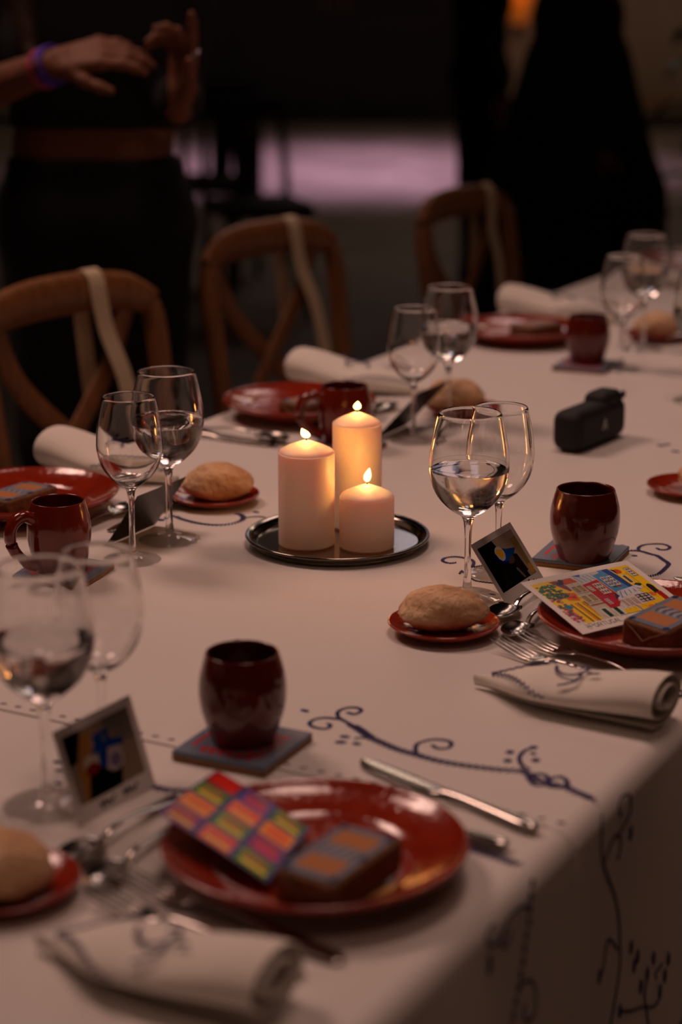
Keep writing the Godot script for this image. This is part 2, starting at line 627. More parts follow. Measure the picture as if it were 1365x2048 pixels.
func azulejo_print() -> Image:
	var im := paint(192, 192, Color(0.3, 0.36, 0.46))
	for y in 192:
		for x in 192:
			var u := fposmod((x + y) / 9.0, 1.0)
			var w := fposmod((x - y) / 9.0, 1.0)
			if u < 0.18 or w < 0.18:
				im.set_pixel(x, y, Color(0.62, 0.66, 0.72))
			elif u > 0.45 and u < 0.7 and w > 0.45 and w < 0.7:
				im.set_pixel(x, y, Color(0.16, 0.22, 0.4))
	var red := Color(0.85, 0.08, 0.07)
	# bold red lettering round the place of the cup
	for k in 4:
		rect(im, 0.1, 0.2 + k * 0.075, 0.3 - 0.03 * (k % 2), 0.24 + k * 0.075, red)
	rect(im, 0.09, 0.18, 0.13, 0.8, red)
	for k in 5:
		rect(im, 0.66, 0.22 + k * 0.12, 0.88, 0.27 + k * 0.12, red)
	rect(im, 0.2, 0.78, 0.85, 0.83, red)
	for k in 6:
		rect(im, 0.24 + k * 0.1, 0.84, 0.29 + k * 0.1, 0.92, red)
	return im


func gift_print() -> Image:
	var im := paint(160, 96, Color(0.72, 0.48, 0.3))
	var blue := Color(0.44, 0.49, 0.56)
	rect(im, 0, 0, 1, 0.13, blue)
	rect(im, 0, 0.87, 1, 1, blue)
	rect(im, 0, 0, 0.1, 1, blue)
	rect(im, 0.9, 0, 1, 1, blue)
	rect(im, 0.38, 0.1, 0.64, 0.9, Color(0.52, 0.52, 0.55))
	for q in [[0.05, 0.08], [0.95, 0.08], [0.05, 0.92], [0.95, 0.92], [0.5, 0.94]]:
		disc(im, q[0], q[1], 0.05, 0.07, Color(0.12, 0.17, 0.34))
	for i in 7:
		stroke(im, [[0.42, 0.22 + i * 0.09], [0.5, 0.18 + i * 0.09], [0.6, 0.25 + i * 0.09]], 3, Color(0.68, 0.68, 0.72) if i % 2 else Color(0.25, 0.28, 0.4))
	return im


func photo_print(kind: int) -> Image:
	var im := paint(200, 318, Color(0.78, 0.76, 0.74))
	var x0 := 0.075
	var x1 := 0.925
	var y0 := 0.1
	var y1 := 0.82
	if kind == 0:
		rect(im, x0, y0, x1, y1, Color(0.03, 0.03, 0.035))
		poly(im, [[0.42, y0], [x1, y0], [x1, y1], [0.78, y1], [0.7, 0.45], [0.46, 0.24]], Color(0.6, 0.53, 0.45))
		poly(im, [[0.78, 0.2], [x1, 0.2], [x1, y1], [0.86, y1]], Color(0.55, 0.46, 0.28))
		disc(im, 0.88, 0.72, 0.05, 0.08, Color(0.75, 0.55, 0.25))
		poly(im, [[0.58, 0.36], [0.76, 0.44], [0.8, 0.72], [0.66, 0.78], [0.6, 0.52]], Color(0.12, 0.09, 0.08))
		disc(im, 0.58, 0.46, 0.09, 0.07, Color(0.3, 0.24, 0.22))
		poly(im, [[0.42, 0.2], [0.6, 0.3], [0.8, 0.35], [0.7, 0.42], [0.58, 0.44], [0.48, 0.48], [0.36, 0.36]], Color(0.04, 0.26, 0.55))
		disc(im, 0.44, 0.32, 0.1, 0.115, Color(0.7, 0.72, 0.75))
		poly(im, [[0.4, 0.24], [0.53, 0.28], [0.5, 0.38], [0.42, 0.4], [0.37, 0.3]], Color(0.85, 0.65, 0.08))
		stroke(im, [[0.34, 0.3], [0.36, 0.39], [0.42, 0.46], [0.52, 0.48]], 6, Color(0.04, 0.06, 0.4))
		poly(im, [[0.3, 0.5], [0.38, 0.52], [0.34, 0.78], [0.2, 0.78]], Color(0.07, 0.08, 0.06))
		stroke(im, [[0.6, 0.62], [0.66, 0.78]], 7, Color(0.4, 0.38, 0.38))
		stroke(im, [[0.66, 0.86], [0.7, 0.85], [0.66, 0.9], [0.71, 0.9]], 3, Color(0.05, 0.05, 0.06))
		stroke(im, [[0.68, 0.93], [0.72, 0.94], [0.74, 0.9], [0.71, 0.89]], 3, Color(0.05, 0.05, 0.06))
		stroke(im, [[0.78, 0.93], [0.76, 0.9], [0.79, 0.88], [0.8, 0.91], [0.85, 0.9]], 3, Color(0.05, 0.05, 0.06))
	else:
		rect(im, x0, y0, x1, y1, Color(0.5, 0.43, 0.36))
		poly(im, [[0.55, y0], [x1, y0], [x1, 0.45], [0.7, 0.36]], Color(0.4, 0.37, 0.35))
		poly(im, [[x0, y0], [0.3, y0], [0.18, 0.4], [x0, 0.42]], Color(0.03, 0.03, 0.03))
		poly(im, [[0.28, 0.16], [0.4, 0.14], [0.36, 0.5], [0.3, y1], [0.16, y1], [0.18, 0.4]], Color(0.55, 0.38, 0.18))
		poly(im, [[0.3, 0.5], [0.7, 0.56], [0.62, y1], [0.2, y1]], Color(0.03, 0.03, 0.04))
		disc(im, 0.6, 0.52, 0.13, 0.14, Color(0.6, 0.55, 0.55))
		disc(im, 0.33, 0.48, 0.1, 0.1, Color(0.62, 0.58, 0.52))
		disc(im, 0.33, 0.53, 0.09, 0.06, Color(0.42, 0.09, 0.05))
		disc(im, 0.62, 0.55, 0.07, 0.07, Color(0.4, 0.36, 0.46))
		poly(im, [[0.42, 0.22], [0.62, 0.2], [0.62, 0.32], [0.78, 0.38], [0.76, 0.43], [0.56, 0.4], [0.5, 0.58], [0.42, 0.56], [0.44, 0.4], [0.34, 0.4], [0.42, 0.32]], Color(0.03, 0.2, 0.48))
		rect(im, 0.52, 0.24, 0.58, 0.34, Color(0.3, 0.32, 0.38))
		for q in [0.3, 0.6]:
			stroke(im, [[q, 0.87], [q + 0.02, 0.94], [q + 0.06, 0.87], [q + 0.07, 0.93], [q + 0.11, 0.89], [q + 0.13, 0.94], [q + 0.19, 0.88]], 4, Color(0.06, 0.05, 0.06))
	return im


# ---------------------------------------------------------------- embroidery
func drop_x(y: float, z: float) -> float:
	# how far the hanging cloth stands out from the middle of the table
	var d := clampf((TOP - 0.02 - y) / 0.5, 0.0, 1.1)
	var w := sin(z * 26.0 + 0.7) * 0.6 + sin(z * 11.0 + 2.1)
	return EDGE + 0.006 + 0.016 * d + 0.02 * pow(d, 0.8) * w


func dab(s: Shape, at: Vector3, along: Vector3, up: Vector3, length: float, width: float, tall := 0.0011) -> void:
	var side := along.cross(up).normalized()
	var rows := []
	for i in 3:
		var a := PI / 2 * i / 2.0
		var row := PackedVector3Array()
		for j in 7:
			var t := TAU * j / 7
			row.append(at + along * (length * 0.5 * cos(a) * cos(t)) - side * (width * 0.5 * cos(a) * sin(t)) + up * (tall * sin(a)))
		rows.append(row)
	s.grid(rows, true, true)


func flat(list: Array) -> PackedVector3Array:
	var p := PackedVector3Array()
	for i in range(0, list.size(), 2):
		p.append(Vector3(list[i] * 1e-4, 0, list[i + 1] * 1e-4))
	return p


func hung(list: Array, down := 0.0) -> PackedVector3Array:
	var p := PackedVector3Array()
	for i in range(0, list.size(), 2):
		p.append(Vector3(0, list[i] * 1e-4 - down, list[i + 1] * 1e-4))
	return p


func stitch(s: Shape, line: PackedVector3Array, width: float, pitch: float, hanging := false, lean := 0.6, y := TOP + 0.0004) -> void:
	var arr := []
	for p in line:
		arr.append(p)
	var path := smooth3(arr, 6)
	var left := 0.0
	for i in path.size() - 1:
		var a := path[i]
		var b := path[i + 1]
		var l := a.distance_to(b)
		while left < l:
			var p := a.lerp(b, left / maxf(l, 1e-6))
			var t := (b - a).normalized()
			var up := Vector3.UP
			if hanging:
				up = Vector3.RIGHT
				p.x = drop_x(p.y, p.z) + 0.0004
			else:
				p.y = y
			t = t.rotated(up, lean)
			dab(s, p, t, up, width, maxf(pitch * 0.66, 0.0022))
			left += pitch
		left -= l


func spot_stitch(s: Shape, x: float, z: float, length: float, width: float, turn := 0.0, y := TOP + 0.0004) -> void:
	dab(s, Vector3(x, y, z), Vector3(cos(turn), 0, -sin(turn)), Vector3.UP, length, width)


func spot_hung(s: Shape, y: float, z: float, length := 0.016, width := 0.008, lean := 0.0) -> void:
	dab(s, Vector3(drop_x(y, z) + 0.0004, y, z), Vector3(0, cos(lean), sin(lean)), Vector3.RIGHT, length, width)


# ---------------------------------------------------------------- materials
func plain(c: Color, rough: float, metal := 0.0) -> StandardMaterial3D:
	var m := StandardMaterial3D.new()
	m.albedo_color = c
	m.roughness = rough
	m.metallic = metal
	return m


func noise_map(freq: float, seed_: int, normal := false, ramp: Gradient = null, size := 256) -> NoiseTexture2D:
	var f := FastNoiseLite.new()
	f.noise_type = FastNoiseLite.TYPE_SIMPLEX_SMOOTH
	f.frequency = freq
	f.seed = seed_
	f.fractal_octaves = 4
	var t := NoiseTexture2D.new()
	t.width = size
	t.height = size
	t.seamless = true
	t.noise = f
	t.as_normal_map = normal
	if ramp:
		t.color_ramp = ramp
	return t


func ramp(a: Color, b: Color) -> Gradient:
	var g := Gradient.new()
	g.set_color(0, a)
	g.set_color(1, b)
	return g


func triplanar(m: StandardMaterial3D, scale: float) -> StandardMaterial3D:
	m.uv1_triplanar = true
	m.uv1_scale = Vector3(scale, scale, scale)
	return m


func glazed(c0: Color, c1: Color) -> StandardMaterial3D:
	var m := plain(Color.WHITE, 0.16)
	m.albedo_texture = noise_map(0.02, 4, false, ramp(c0, c1))
	m.normal_enabled = true
	m.normal_texture = noise_map(0.05, 9, true)
	m.normal_scale = 0.12
	m.clearcoat_enabled = true
	m.clearcoat = 0.6
	m.clearcoat_roughness = 0.05
	return triplanar(m, 6.0)


func make_materials() -> void:
	var weave := Image.create(64, 64, false, Image.FORMAT_RGB8)
	for y in 64:
		for x in 64:
			var a := 0.5 + 0.5 * sin(TAU * x / 8.0)
			var b := 0.5 + 0.5 * sin(TAU * y / 8.0)
			var h := a if (x / 8 + y / 8) % 2 == 0 else b
			weave.set_pixel(x, y, Color(h, h, h))
	var bump := weave.duplicate()
	bump.bump_map_to_normal_map(2.0)
	var cl := plain(Color(0.88, 0.865, 0.845), 0.9)
	cl.normal_enabled = true
	cl.normal_texture = ImageTexture.create_from_image(bump)
	cl.normal_scale = 0.25
	cl.rim_enabled = true
	cl.rim = 0.2
	M.cloth = triplanar(cl, 90.0)
	var nap := plain(Color(0.93, 0.91, 0.87), 0.95)
	nap.normal_enabled = true
	nap.normal_texture = cl.normal_texture
	nap.normal_scale = 0.3
	nap.rim_enabled = true
	nap.rim = 0.3
	M.napkin = triplanar(nap, 80.0)
	M.thread = plain(Color(0.155, 0.14, 0.37), 0.7)
	M.clay = glazed(Color(0.52, 0.13, 0.05), Color(0.62, 0.19, 0.08))
	M.dark_clay = glazed(Color(0.32, 0.085, 0.04), Color(0.4, 0.11, 0.055))
	M.dark_clay.normal_scale = 0.05
	M.dark_clay.clearcoat = 0.25
	M.lit_clay = glazed(Color(0.4, 0.1, 0.045), Color(0.5, 0.15, 0.065))  # lighter copy of the mug glaze, for mugs standing in the light
	M.lit_clay.normal_scale = 0.05
	M.lit_clay.clearcoat = 0.3
	M.steel = plain(Color(0.78, 0.76, 0.73), 0.16, 1.0)
	M.tray = plain(Color(0.62, 0.6, 0.56), 0.13, 1.0)
	var g := plain(Color(1, 1, 1, 0.0), 0.0)
	g.refraction_enabled = true
	g.refraction_scale = 0.05
	M.glass = g
	var wa := plain(Color(1, 1, 1, 0.0), 0.0)
	wa.refraction_enabled = true
	wa.refraction_scale = 0.033
	M.water = wa
	var wax := plain(Color(0.98, 0.95, 0.91), 0.42)
	wax.subsurf_scatter_enabled = true
	wax.subsurf_scatter_strength = 1.0
	wax.backlight_enabled = true
	wax.backlight = Color(0.68, 0.6, 0.55)
	M.wax = wax
	M.wick = plain(Color(0.08, 0.06, 0.05), 0.9)
	var fl := plain(Color(1, 0.7, 0.3), 1.0)
	fl.emission_enabled = true
	fl.emission = Color(1.0, 0.72, 0.36)
	fl.emission_energy_multiplier = 14.0
	M.flame = fl
	var crust := plain(Color.WHITE, 0.85)
	crust.albedo_texture = noise_map(0.012, 21, false, ramp(Color(0.72, 0.53, 0.36), Color(0.96, 0.83, 0.67)))
	crust.normal_enabled = true
	crust.normal_texture = noise_map(0.08, 3, true)
	crust.normal_scale = 0.5
	M.crust = triplanar(crust, 5.0)
	var kraft := plain(Color.WHITE, 0.75)
	kraft.albedo_texture = noise_map(0.03, 30, false, ramp(Color(0.42, 0.27, 0.15), Color(0.55, 0.37, 0.22)))
	kraft.normal_enabled = true
	kraft.normal_texture = noise_map(0.015, 31, true)
	kraft.normal_scale = 0.7
	M.kraft = triplanar(kraft, 8.0)
	M.cork = triplanar(plain(Color(0.6, 0.42, 0.25), 0.9), 8.0)
	M.card_white = plain(Color(0.9, 0.88, 0.85), 0.5)
	M.card_black = plain(Color(0.07, 0.07, 0.085), 0.35)
	var wood := plain(Color.WHITE, 0.45)
	wood.albedo_texture = noise_map(0.03, 12, false, ramp(Color(0.4, 0.25, 0.13), Color(0.62, 0.41, 0.23)))
	wood.uv1_triplanar = true
	wood.uv1_scale = Vector3(9, 1.4, 9)
	M.wood = wood
	M.dark_wood = plain(Color(0.07, 0.035, 0.025), 0.7)
	M.ribbon = triplanar(plain(Color(0.85, 0.78, 0.66), 0.85), 40.0)
	M.black = plain(Color(0.035, 0.035, 0.038), 0.45)
	M.rubber = plain(Color(0.03, 0.03, 0.032), 0.7)
	M.pale = plain(Color(0.7, 0.7, 0.7), 0.4)
	M.skin = plain(Color(0.46, 0.27, 0.17), 0.65)
	M.hair = plain(Color(0.22, 0.14, 0.08), 0.6)
	M.dark_hair = plain(Color(0.06, 0.04, 0.03), 0.6)
	M.black_cloth = plain(Color(0.025, 0.025, 0.028), 0.95)
	M.navy_cloth = plain(Color(0.03, 0.032, 0.045), 0.95)
	M.pink = plain(Color(0.7, 0.2, 0.35), 0.6)
	M.violet = plain(Color(0.3, 0.16, 0.7), 0.6)
	M.silver = plain(Color(0.9, 0.88, 0.9), 0.15, 1.0)
	var wall := plain(Color.WHITE, 0.9)
	wall.albedo_texture = noise_map(0.006, 40, false, ramp(Color(0.62, 0.54, 0.44), Color(0.7, 0.62, 0.52)))
	M.wall = triplanar(wall, 0.4)
	var fl2 := plain(Color.WHITE, 0.55)
	fl2.albedo_texture = noise_map(0.01, 41, false, ramp(Color(0.4, 0.36, 0.33), Color(0.56, 0.52, 0.48)))
	M.floor = triplanar(fl2, 0.5)
	M.ceiling = plain(Color(0.16, 0.14, 0.13), 0.95)
	var pn := plain(Color(0.9, 0.88, 0.92), 0.6)
	pn.emission_enabled = true
	pn.emission = Color(0.95, 0.86, 0.95)
	pn.emission_energy_multiplier = 0.45  # glow of the unseen panel that the tray mirrors
	M.panel = pn
	var ln := plain(Color(1, 0.9, 0.8), 0.4)
	ln.emission_enabled = true
	ln.emission = Color(1.0, 0.86, 0.74)
	ln.emission_energy_multiplier = 9.0
	M.lens = ln
	var am := plain(Color(1, 0.6, 0.2), 0.6)
	am.emission_enabled = true
	am.emission = Color(1.0, 0.5, 0.12)
	am.emission_energy_multiplier = 0.15
	M.amber = am
	M.leaf = plain(Color(0.2, 0.38, 0.14), 0.5)
	M.petal = plain(Color(0.2, 0.35, 0.75), 0.6)
	M.terracotta = plain(Color(0.35, 0.2, 0.14), 0.8)


# ---------------------------------------------------------------- table ware
var glass_parts := {}


func glass_mesh(k: float, filled: bool) -> Dictionary:
	var key := "%.3f%s" % [k, filled]
	if glass_parts.has(key):
		return glass_parts[key]
	# outer profile from the foot's centre up to the rim, then down inside; heights in metres for k = 1
	var foot := [Vector2(0, 0.0004), Vector2(0.03, 0.0004), Vector2(0.0372, 0.0006), Vector2(0.0382, 0.0014), Vector2(0.0372, 0.0022), Vector2(0.03, 0.003), Vector2(0.018, 0.0052), Vector2(0.009, 0.0085), Vector2(0.006, 0.0125)]
	var stem := [Vector2(0.0046, 0.021), Vector2(0.0039, 0.035), Vector2(0.0037, 0.055), Vector2(0.0041, 0.075), Vector2(0.0052, 0.088), Vector2(0.008, 0.0955)]
	var outer := [Vector2(0.0145, 0.1), Vector2(0.023, 0.106), Vector2(0.0335, 0.117), Vector2(0.0405, 0.13), Vector2(0.044, 0.145), Vector2(0.0446, 0.155), Vector2(0.0432, 0.172), Vector2(0.0395, 0.193), Vector2(0.0352, 0.2122)]
	var inner := [Vector2(0.0345, 0.2130), Vector2(0.0341, 0.2122), Vector2(0.0383, 0.193), Vector2(0.0419, 0.172), Vector2(0.0432, 0.155), Vector2(0.0426, 0.145), Vector2(0.039, 0.131), Vector2(0.0318, 0.1186), Vector2(0.0215, 0.1084), Vector2(0.011, 0.1035), Vector2(0, 0.1022)]
	var a := smooth2(foot + stem + outer, 4)
	var b := smooth2(inner, 4)
	var prof := PackedVector2Array()
	for p in a:
		prof.append(p * k)
	var fold := prof.size()
	for p in b:
		prof.append(p * k)
	var f1 := 8 * 4
	var s1 := 14 * 4
	var last := prof.size() - 1
	var out := {}
	var ms := lathe_parts(prof, [[[s1, last]], [[f1, s1]], [[0, f1]]], 56, M.glass)
	out.bowl = ms[0]
	out.stem = ms[1]
	out.foot = ms[2]
	if filled:
		var w := []
		w.append(Vector2(0, 0.1019))
		w.append(Vector2(0.011, 0.1031))
		for i in range(8, 3, -1):
			w.append(inner[i] + Vector2(0.0004, -0.0002))
		w.append(Vector2(0.0432, 0.1495))
		var wp := PackedVector2Array()
		for p in smooth2(w, 4):
			wp.append(p * k)
		wp.append(Vector2(0.0431, 0.1499) * k)
		wp.append(Vector2(0.0415, 0.1493) * k)
		wp.append(Vector2(0.036, 0.149) * k)
		wp.append(Vector2(0.0, 0.149) * k)
		out.water = lathe(wp, 56).mesh(M.water)
	glass_parts[key] = out
	return out


func wine_glass(x: float, z: float, filled: bool, label: String, turn := 0.0) -> void:
	var k := 1.0 if filled else 0.94
	var g := glass_mesh(k, filled)
	var t := thing("wine_glass", label, "wine glass", Vector3(x, TOP - 0.0008, z), turn, "stemmed glasses on the table")
	if not filled:
		t.scale = Vector3(0.94, 1.0, 0.94)
	part("bowl", g.bowl, M.glass, t)
	part("stem", g.stem, M.glass, t)
	part("foot", g.foot, M.glass, t)
	if filled:
		part("water", g.water, M.water, t, "clear water filling half the bowl")


var plate_mesh: ArrayMesh
var plate_foot: ArrayMesh
var saucer_mesh: ArrayMesh


func dinner_plate(x: float, z: float, label: String) -> void:
	if plate_mesh == null:
		var out := smooth2([Vector2(0.0, 0.006), Vector2(0.05, 0.006), Vector2(0.072, 0.006), Vector2(0.085, 0.0085), Vector2(0.1, 0.0145), Vector2(0.113, 0.0205), Vector2(0.1195, 0.026), Vector2(0.1205, 0.0285), Vector2(0.119, 0.03), Vector2(0.1165, 0.0292), Vector2(0.109, 0.0245), Vector2(0.096, 0.0195), Vector2(0.084, 0.0165), Vector2(0.079, 0.0142), Vector2(0.074, 0.0125), Vector2(0.05, 0.012), Vector2(0.0, 0.012)], 3)
		plate_mesh = lathe(out, 72).mesh(M.clay)
		plate_foot = lathe(smooth2([Vector2(0.062, 0.008), Vector2(0.062, 0.001), Vector2(0.066, 0.0), Vector2(0.07, 0.001), Vector2(0.072, 0.008)], 3), 48).mesh(M.clay)
	var t := thing("dinner_plate", label, "plate", Vector3(x, TOP + 0.0008, z), 0.0, "glazed terracotta dinner plates")
	part("dish", plate_mesh, M.clay, t)
	part("foot_ring", plate_foot, M.clay, t)


func saucer(x: float, z: float, label: String) -> void:
	if saucer_mesh == null:
		saucer_mesh = lathe(smooth2([Vector2(0.0, 0.001), Vector2(0.03, 0.0), Vector2(0.036, 0.001), Vector2(0.05, 0.006), Vector2(0.0588, 0.0115), Vector2(0.0597, 0.0135), Vector2(0.0583, 0.0142), Vector2(0.056, 0.013), Vector2(0.048, 0.0092), Vector2(0.036, 0.0062), Vector2(0.02, 0.0055), Vector2(0.0, 0.0055)], 4), 56).mesh(M.clay)
	var o := part(numbered("bread_saucer"), saucer_mesh, M.clay, self)
	o.position = Vector3(x, TOP + 0.0008, z)
	tag(o, label, "saucer", "terracotta bread saucers")


var mug_meshes := []


func mug(x: float, z: float, base: float, turn: float, k: float, label: String) -> void:
	if mug_meshes.is_empty():
		var prof := smooth2([Vector2(0.0, 0.0), Vector2(0.026, 0.0), Vector2(0.0295, 0.0012), Vector2(0.0315, 0.006), Vector2(0.0355, 0.018), Vector2(0.0395, 0.032), Vector2(0.0412, 0.046), Vector2(0.0405, 0.06), Vector2(0.0375, 0.073), Vector2(0.0352, 0.081), Vector2(0.0343, 0.084), Vector2(0.0328, 0.0842), Vector2(0.0318, 0.082), Vector2(0.0335, 0.074), Vector2(0.0368, 0.06), Vector2(0.0375, 0.046), Vector2(0.035, 0.025), Vector2(0.028, 0.008), Vector2(0.0, 0.006)], 4)
		mug_meshes.append(lathe(prof, 56).mesh(M.dark_clay))
		var path := smooth3([Vector3(0.035, 0.066, 0), Vector3(0.049, 0.072, 0), Vector3(0.063, 0.066, 0), Vector3(0.069, 0.052, 0), Vector3(0.064, 0.034, 0), Vector3(0.05, 0.018, 0), Vector3(0.036, 0.012, 0)], 5)
		mug_meshes.append(tube(path, [0.0075, 0.007, 0.007, 0.0072, 0.008], 12, 1.35, Vector3(0.3, 1, 0).normalized()).mesh(M.dark_clay))
	var t := thing("clay_mug", label, "mug", Vector3(x, base, z), turn, "glazed clay mugs on tile coasters")
	t.scale = Vector3(k, 1.0, k)
	part("cup", mug_meshes[0], M.dark_clay, t).material_override = M.lit_clay if x < -0.2 else M.dark_clay
	part("handle", mug_meshes[1], M.dark_clay, t).material_override = M.lit_clay if x < -0.2 else M.dark_clay


var coaster_meshes := []


func coaster(x: float, z: float, turn: float, label: String) -> void:
	if coaster_meshes.is_empty():
		coaster_meshes.append(rbox(Vector3(0.095, 0.005, 0.095), 0.0015, 2).mesh(M.cork))
		var s := Shape.new()
		var rows := []
		for i in 2:
			var row := PackedVector3Array()
			for j in 2:
				row.append(Vector3(-0.0465 + 0.093 * j, 0.0, -0.0465 + 0.093 * i))
			rows.append(row)
		var h := Vector3(0, 0.0022, 0)
		s.quad(rows[0][0] + h, rows[0][1] + h, rows[1][1] + h, rows[1][0] + h)
		var side := rbox(Vector3(0.0945, 0.004, 0.0945), 0.0012, 2)
		M.tile_side = plain(Color(0.4, 0.45, 0.52), 0.3)
		coaster_meshes.append(side.mesh(M.tile_side))
		M.azulejo = printed(azulejo_print(), 0.3)
		coaster_meshes.append(s.mesh(M.azulejo))
	var t := thing("coaster", label, "coaster", Vector3(x, TOP + 0.0032, z), turn, "blue patterned tile coasters")
	part("cork_base", coaster_meshes[0], M.cork, t)
	var tile := part("tile", coaster_meshes[1], M.tile_side, t)
	tile.position.y = 0.0042
	var p := part("printed_face", coaster_meshes[2], M.azulejo, tile, "blue lattice print with red lettering")
	p.position.y = 0.0


var utensil := {}


func make_utensils() -> void:
	utensil.spoon_bowl = loft(stations([[0.022, 0.0055, 0.004, 0.0, 0.0026, 0], [0.032, 0.006, 0.012, 0.004, 0.0014, 0], [0.048, 0.0035, 0.0185, 0.0075, 0.0013, 0], [0.066, 0.003, 0.019, 0.0075, 0.0013, 0], [0.08, 0.0052, 0.0135, 0.005, 0.0013, 0], [0.0875, 0.0085, 0.004, 0.0012, 0.0012, 0]], 4), 12).mesh(M.steel)
	utensil.spoon_handle = loft(stations([[0.025, 0.0058, 0.0036, 0.0, 0.003, 0], [0.01, 0.0115, 0.0032, 0.0, 0.0036, 0], [-0.02, 0.0115, 0.0036, 0.0, 0.003, 0], [-0.06, 0.0055, 0.0065, 0.0, 0.0026, 0], [-0.085, 0.0028, 0.0085, 0.0, 0.0026, 0], [-0.097, 0.0026, 0.006, 0.0, 0.0024, 0], [-0.1, 0.0026, 0.001, 0.0, 0.0016, 0]], 4), 8).mesh(M.steel)
	utensil.fork_handle = loft(stations([[0.062, 0.0045, 0.0112, 0.0012, 0.0016, 0], [0.05, 0.0042, 0.0108, 0.0015, 0.0018, 0], [0.034, 0.0075, 0.0055, 0.0, 0.0026, 0], [0.02, 0.0105, 0.0036, 0.0, 0.0034, 0], [-0.02, 0.0105, 0.0038, 0.0, 0.003, 0], [-0.06, 0.0055, 0.0068, 0.0, 0.0026, 0], [-0.09, 0.0027, 0.0088, 0.0, 0.0026, 0], [-0.102, 0.0025, 0.006, 0.0, 0.0024, 0], [-0.105, 0.0025, 0.001, 0.0, 0.0016, 0]], 4), 8).mesh(M.steel)
	for i in 4:
		var x := -0.0102 + 0.0068 * i
		utensil["tine%d" % i] = loft(stations([[0.059, 0.0046, 0.0019, 0.0, 0.0022, x], [0.075, 0.0056, 0.0016, 0.0, 0.0024, x], [0.097, 0.009, 0.0014, 0.0, 0.0022, x], [0.114, 0.0135, 0.0005, 0.0, 0.001, x]], 3), 6).mesh(M.steel)
	utensil.blade = loft(stations([[0.0, 0.0055, 0.0055, 0.0, 0.0034, 0], [0.012, 0.0045, 0.0085, 0.0, 0.0018, 0.001], [0.045, 0.004, 0.0108, 0.0, 0.0015, 0.002], [0.08, 0.0038, 0.0106, 0.0, 0.0014, 0.002], [0.1, 0.0038, 0.0075, 0.0, 0.0012, 0.0005], [0.108, 0.0038, 0.001, 0.0, 0.001, -0.002]], 4), 8).mesh(M.steel)
	utensil.knife_handle = loft(stations([[0.002, 0.0055, 0.0055, 0.0, 0.0045, 0], [-0.02, 0.0055, 0.0052, 0.0, 0.0068, 0], [-0.06, 0.0055, 0.0068, 0.0, 0.0078, 0], [-0.092, 0.0055, 0.0082, 0.0, 0.0082, 0], [-0.104, 0.0055, 0.006, 0.0, 0.0066, 0], [-0.107, 0.0055, 0.001, 0.0, 0.002, 0]], 4), 10).mesh(M.steel)


func spoon(x: float, z: float, turn: float, k: float, label: String) -> void:
	var t := thing("spoon", label, "spoon", Vector3(x, TOP + 0.0008, z), turn, "steel dessert spoons")
	t.scale = Vector3(k, k, k)
	part("bowl", utensil.spoon_bowl, M.steel, t)
	part("handle", utensil.spoon_handle, M.steel, t)


func fork(x: float, z: float, turn: float, k: float, label: String) -> void:
	var t := thing("fork", label, "fork", Vector3(x, TOP + 0.0008, z), turn, "steel dinner forks")
	t.scale = Vector3(k, 1, k)
	part("handle", utensil.fork_handle, M.steel, t)
	for i in 4:
		part("tine", utensil["tine%d" % i], M.steel, t)


func knife(x: float, z: float, turn: float, k: float, label: String) -> void:
	var t := thing("table_knife", label, "knife", Vector3(x, TOP + 0.0006, z), turn, "steel table knives")
	t.scale = Vector3(k, 1, k)
	part("blade", utensil.blade, M.steel, t)
	part("handle", utensil.knife_handle, M.steel, t)


func bread(x: float, z: float, base: float, turn: float, size: Vector3, seed_: int, label: String) -> void:
	var nz := FastNoiseLite.new()
	nz.seed = seed_
	nz.frequency = 1.1
	var s := Shape.new()
	var rows := []
	for i in 25:
		var a := -PI / 2 + PI * i / 24.0
		var row := PackedVector3Array()
		for j in 40:
			var b := TAU * j / 40
			var d := Vector3(cos(a) * cos(b), sin(a), cos(a) * sin(b))
			var r := 1.0 + 0.16 * nz.get_noise_3dv(d * 0.9) + 0.05 * nz.get_noise_3dv(d * 3.0 + Vector3(5, 0, 0))
			var p := d * r
			if p.y < 0.0:
				p.y *= 0.75
			row.append(p * size * 0.5)
		rows.append(row)
	s.grid(rows, true)
	var o := part(numbered("bread_roll"), s, M.crust, self)
	o.position = Vector3(x, base + size.y * 0.36, z)
	o.rotation.y = turn
	tag(o, label, "bread", "bread rolls on saucers")


func patch(a: Vector3, b: Vector3, c: Vector3, d: Vector3, thick: float, bow: float) -> Array:
	# a printed sheet between four corners (a top left, b top right, c bottom right, d bottom left): [face, back and edges]
	var up := (b - a).cross(d - a).normalized()
	if up.y < 0:
		up = -up
	var face := Shape.new()
	var back := Shape.new()
	var rows := []
	var under := []
	for i in 9:
		var v := i / 8.0
		var row := PackedVector3Array()
		var low := PackedVector3Array()
		for j in 9:
			var u := j / 8.0
			var p := a.lerp(b, u).lerp(d.lerp(c, u), v) + up * (bow * (u * (1 - u) + v * (1 - v)) * 2.0)
			row.append(p)
			low.append(p - up * thick)
		rows.append(row)
		under.append(low)
	face.grid(rows)
	back.grid(under, false, true)
	for side in [[rows[0], under[0], true], [rows[8], under[8], false]]:
		back.grid([side[0], side[1]], false, side[2])
	for k in [0, 8]:
		var r := PackedVector3Array()
		var l := PackedVector3Array()
		for i in 9:
			r.append(rows[i][k])
			l.append(under[i][k])
		back.grid([r, l], false, k == 8)
	return [face, back]


func sheet(called: String, label: String, category: String, corners: Array, base: Vector3, thick: float, bow: float, print_: Material, backing: Material, group := "") -> Node3D:
	var t := thing(called, label, category, base, 0.0, group)
	var s := patch(corners[0] - base, corners[1] - base, corners[2] - base, corners[3] - base, thick, bow)
	part("backing", s[1], backing, t)
	part("print", s[0], print_, t)
	return t


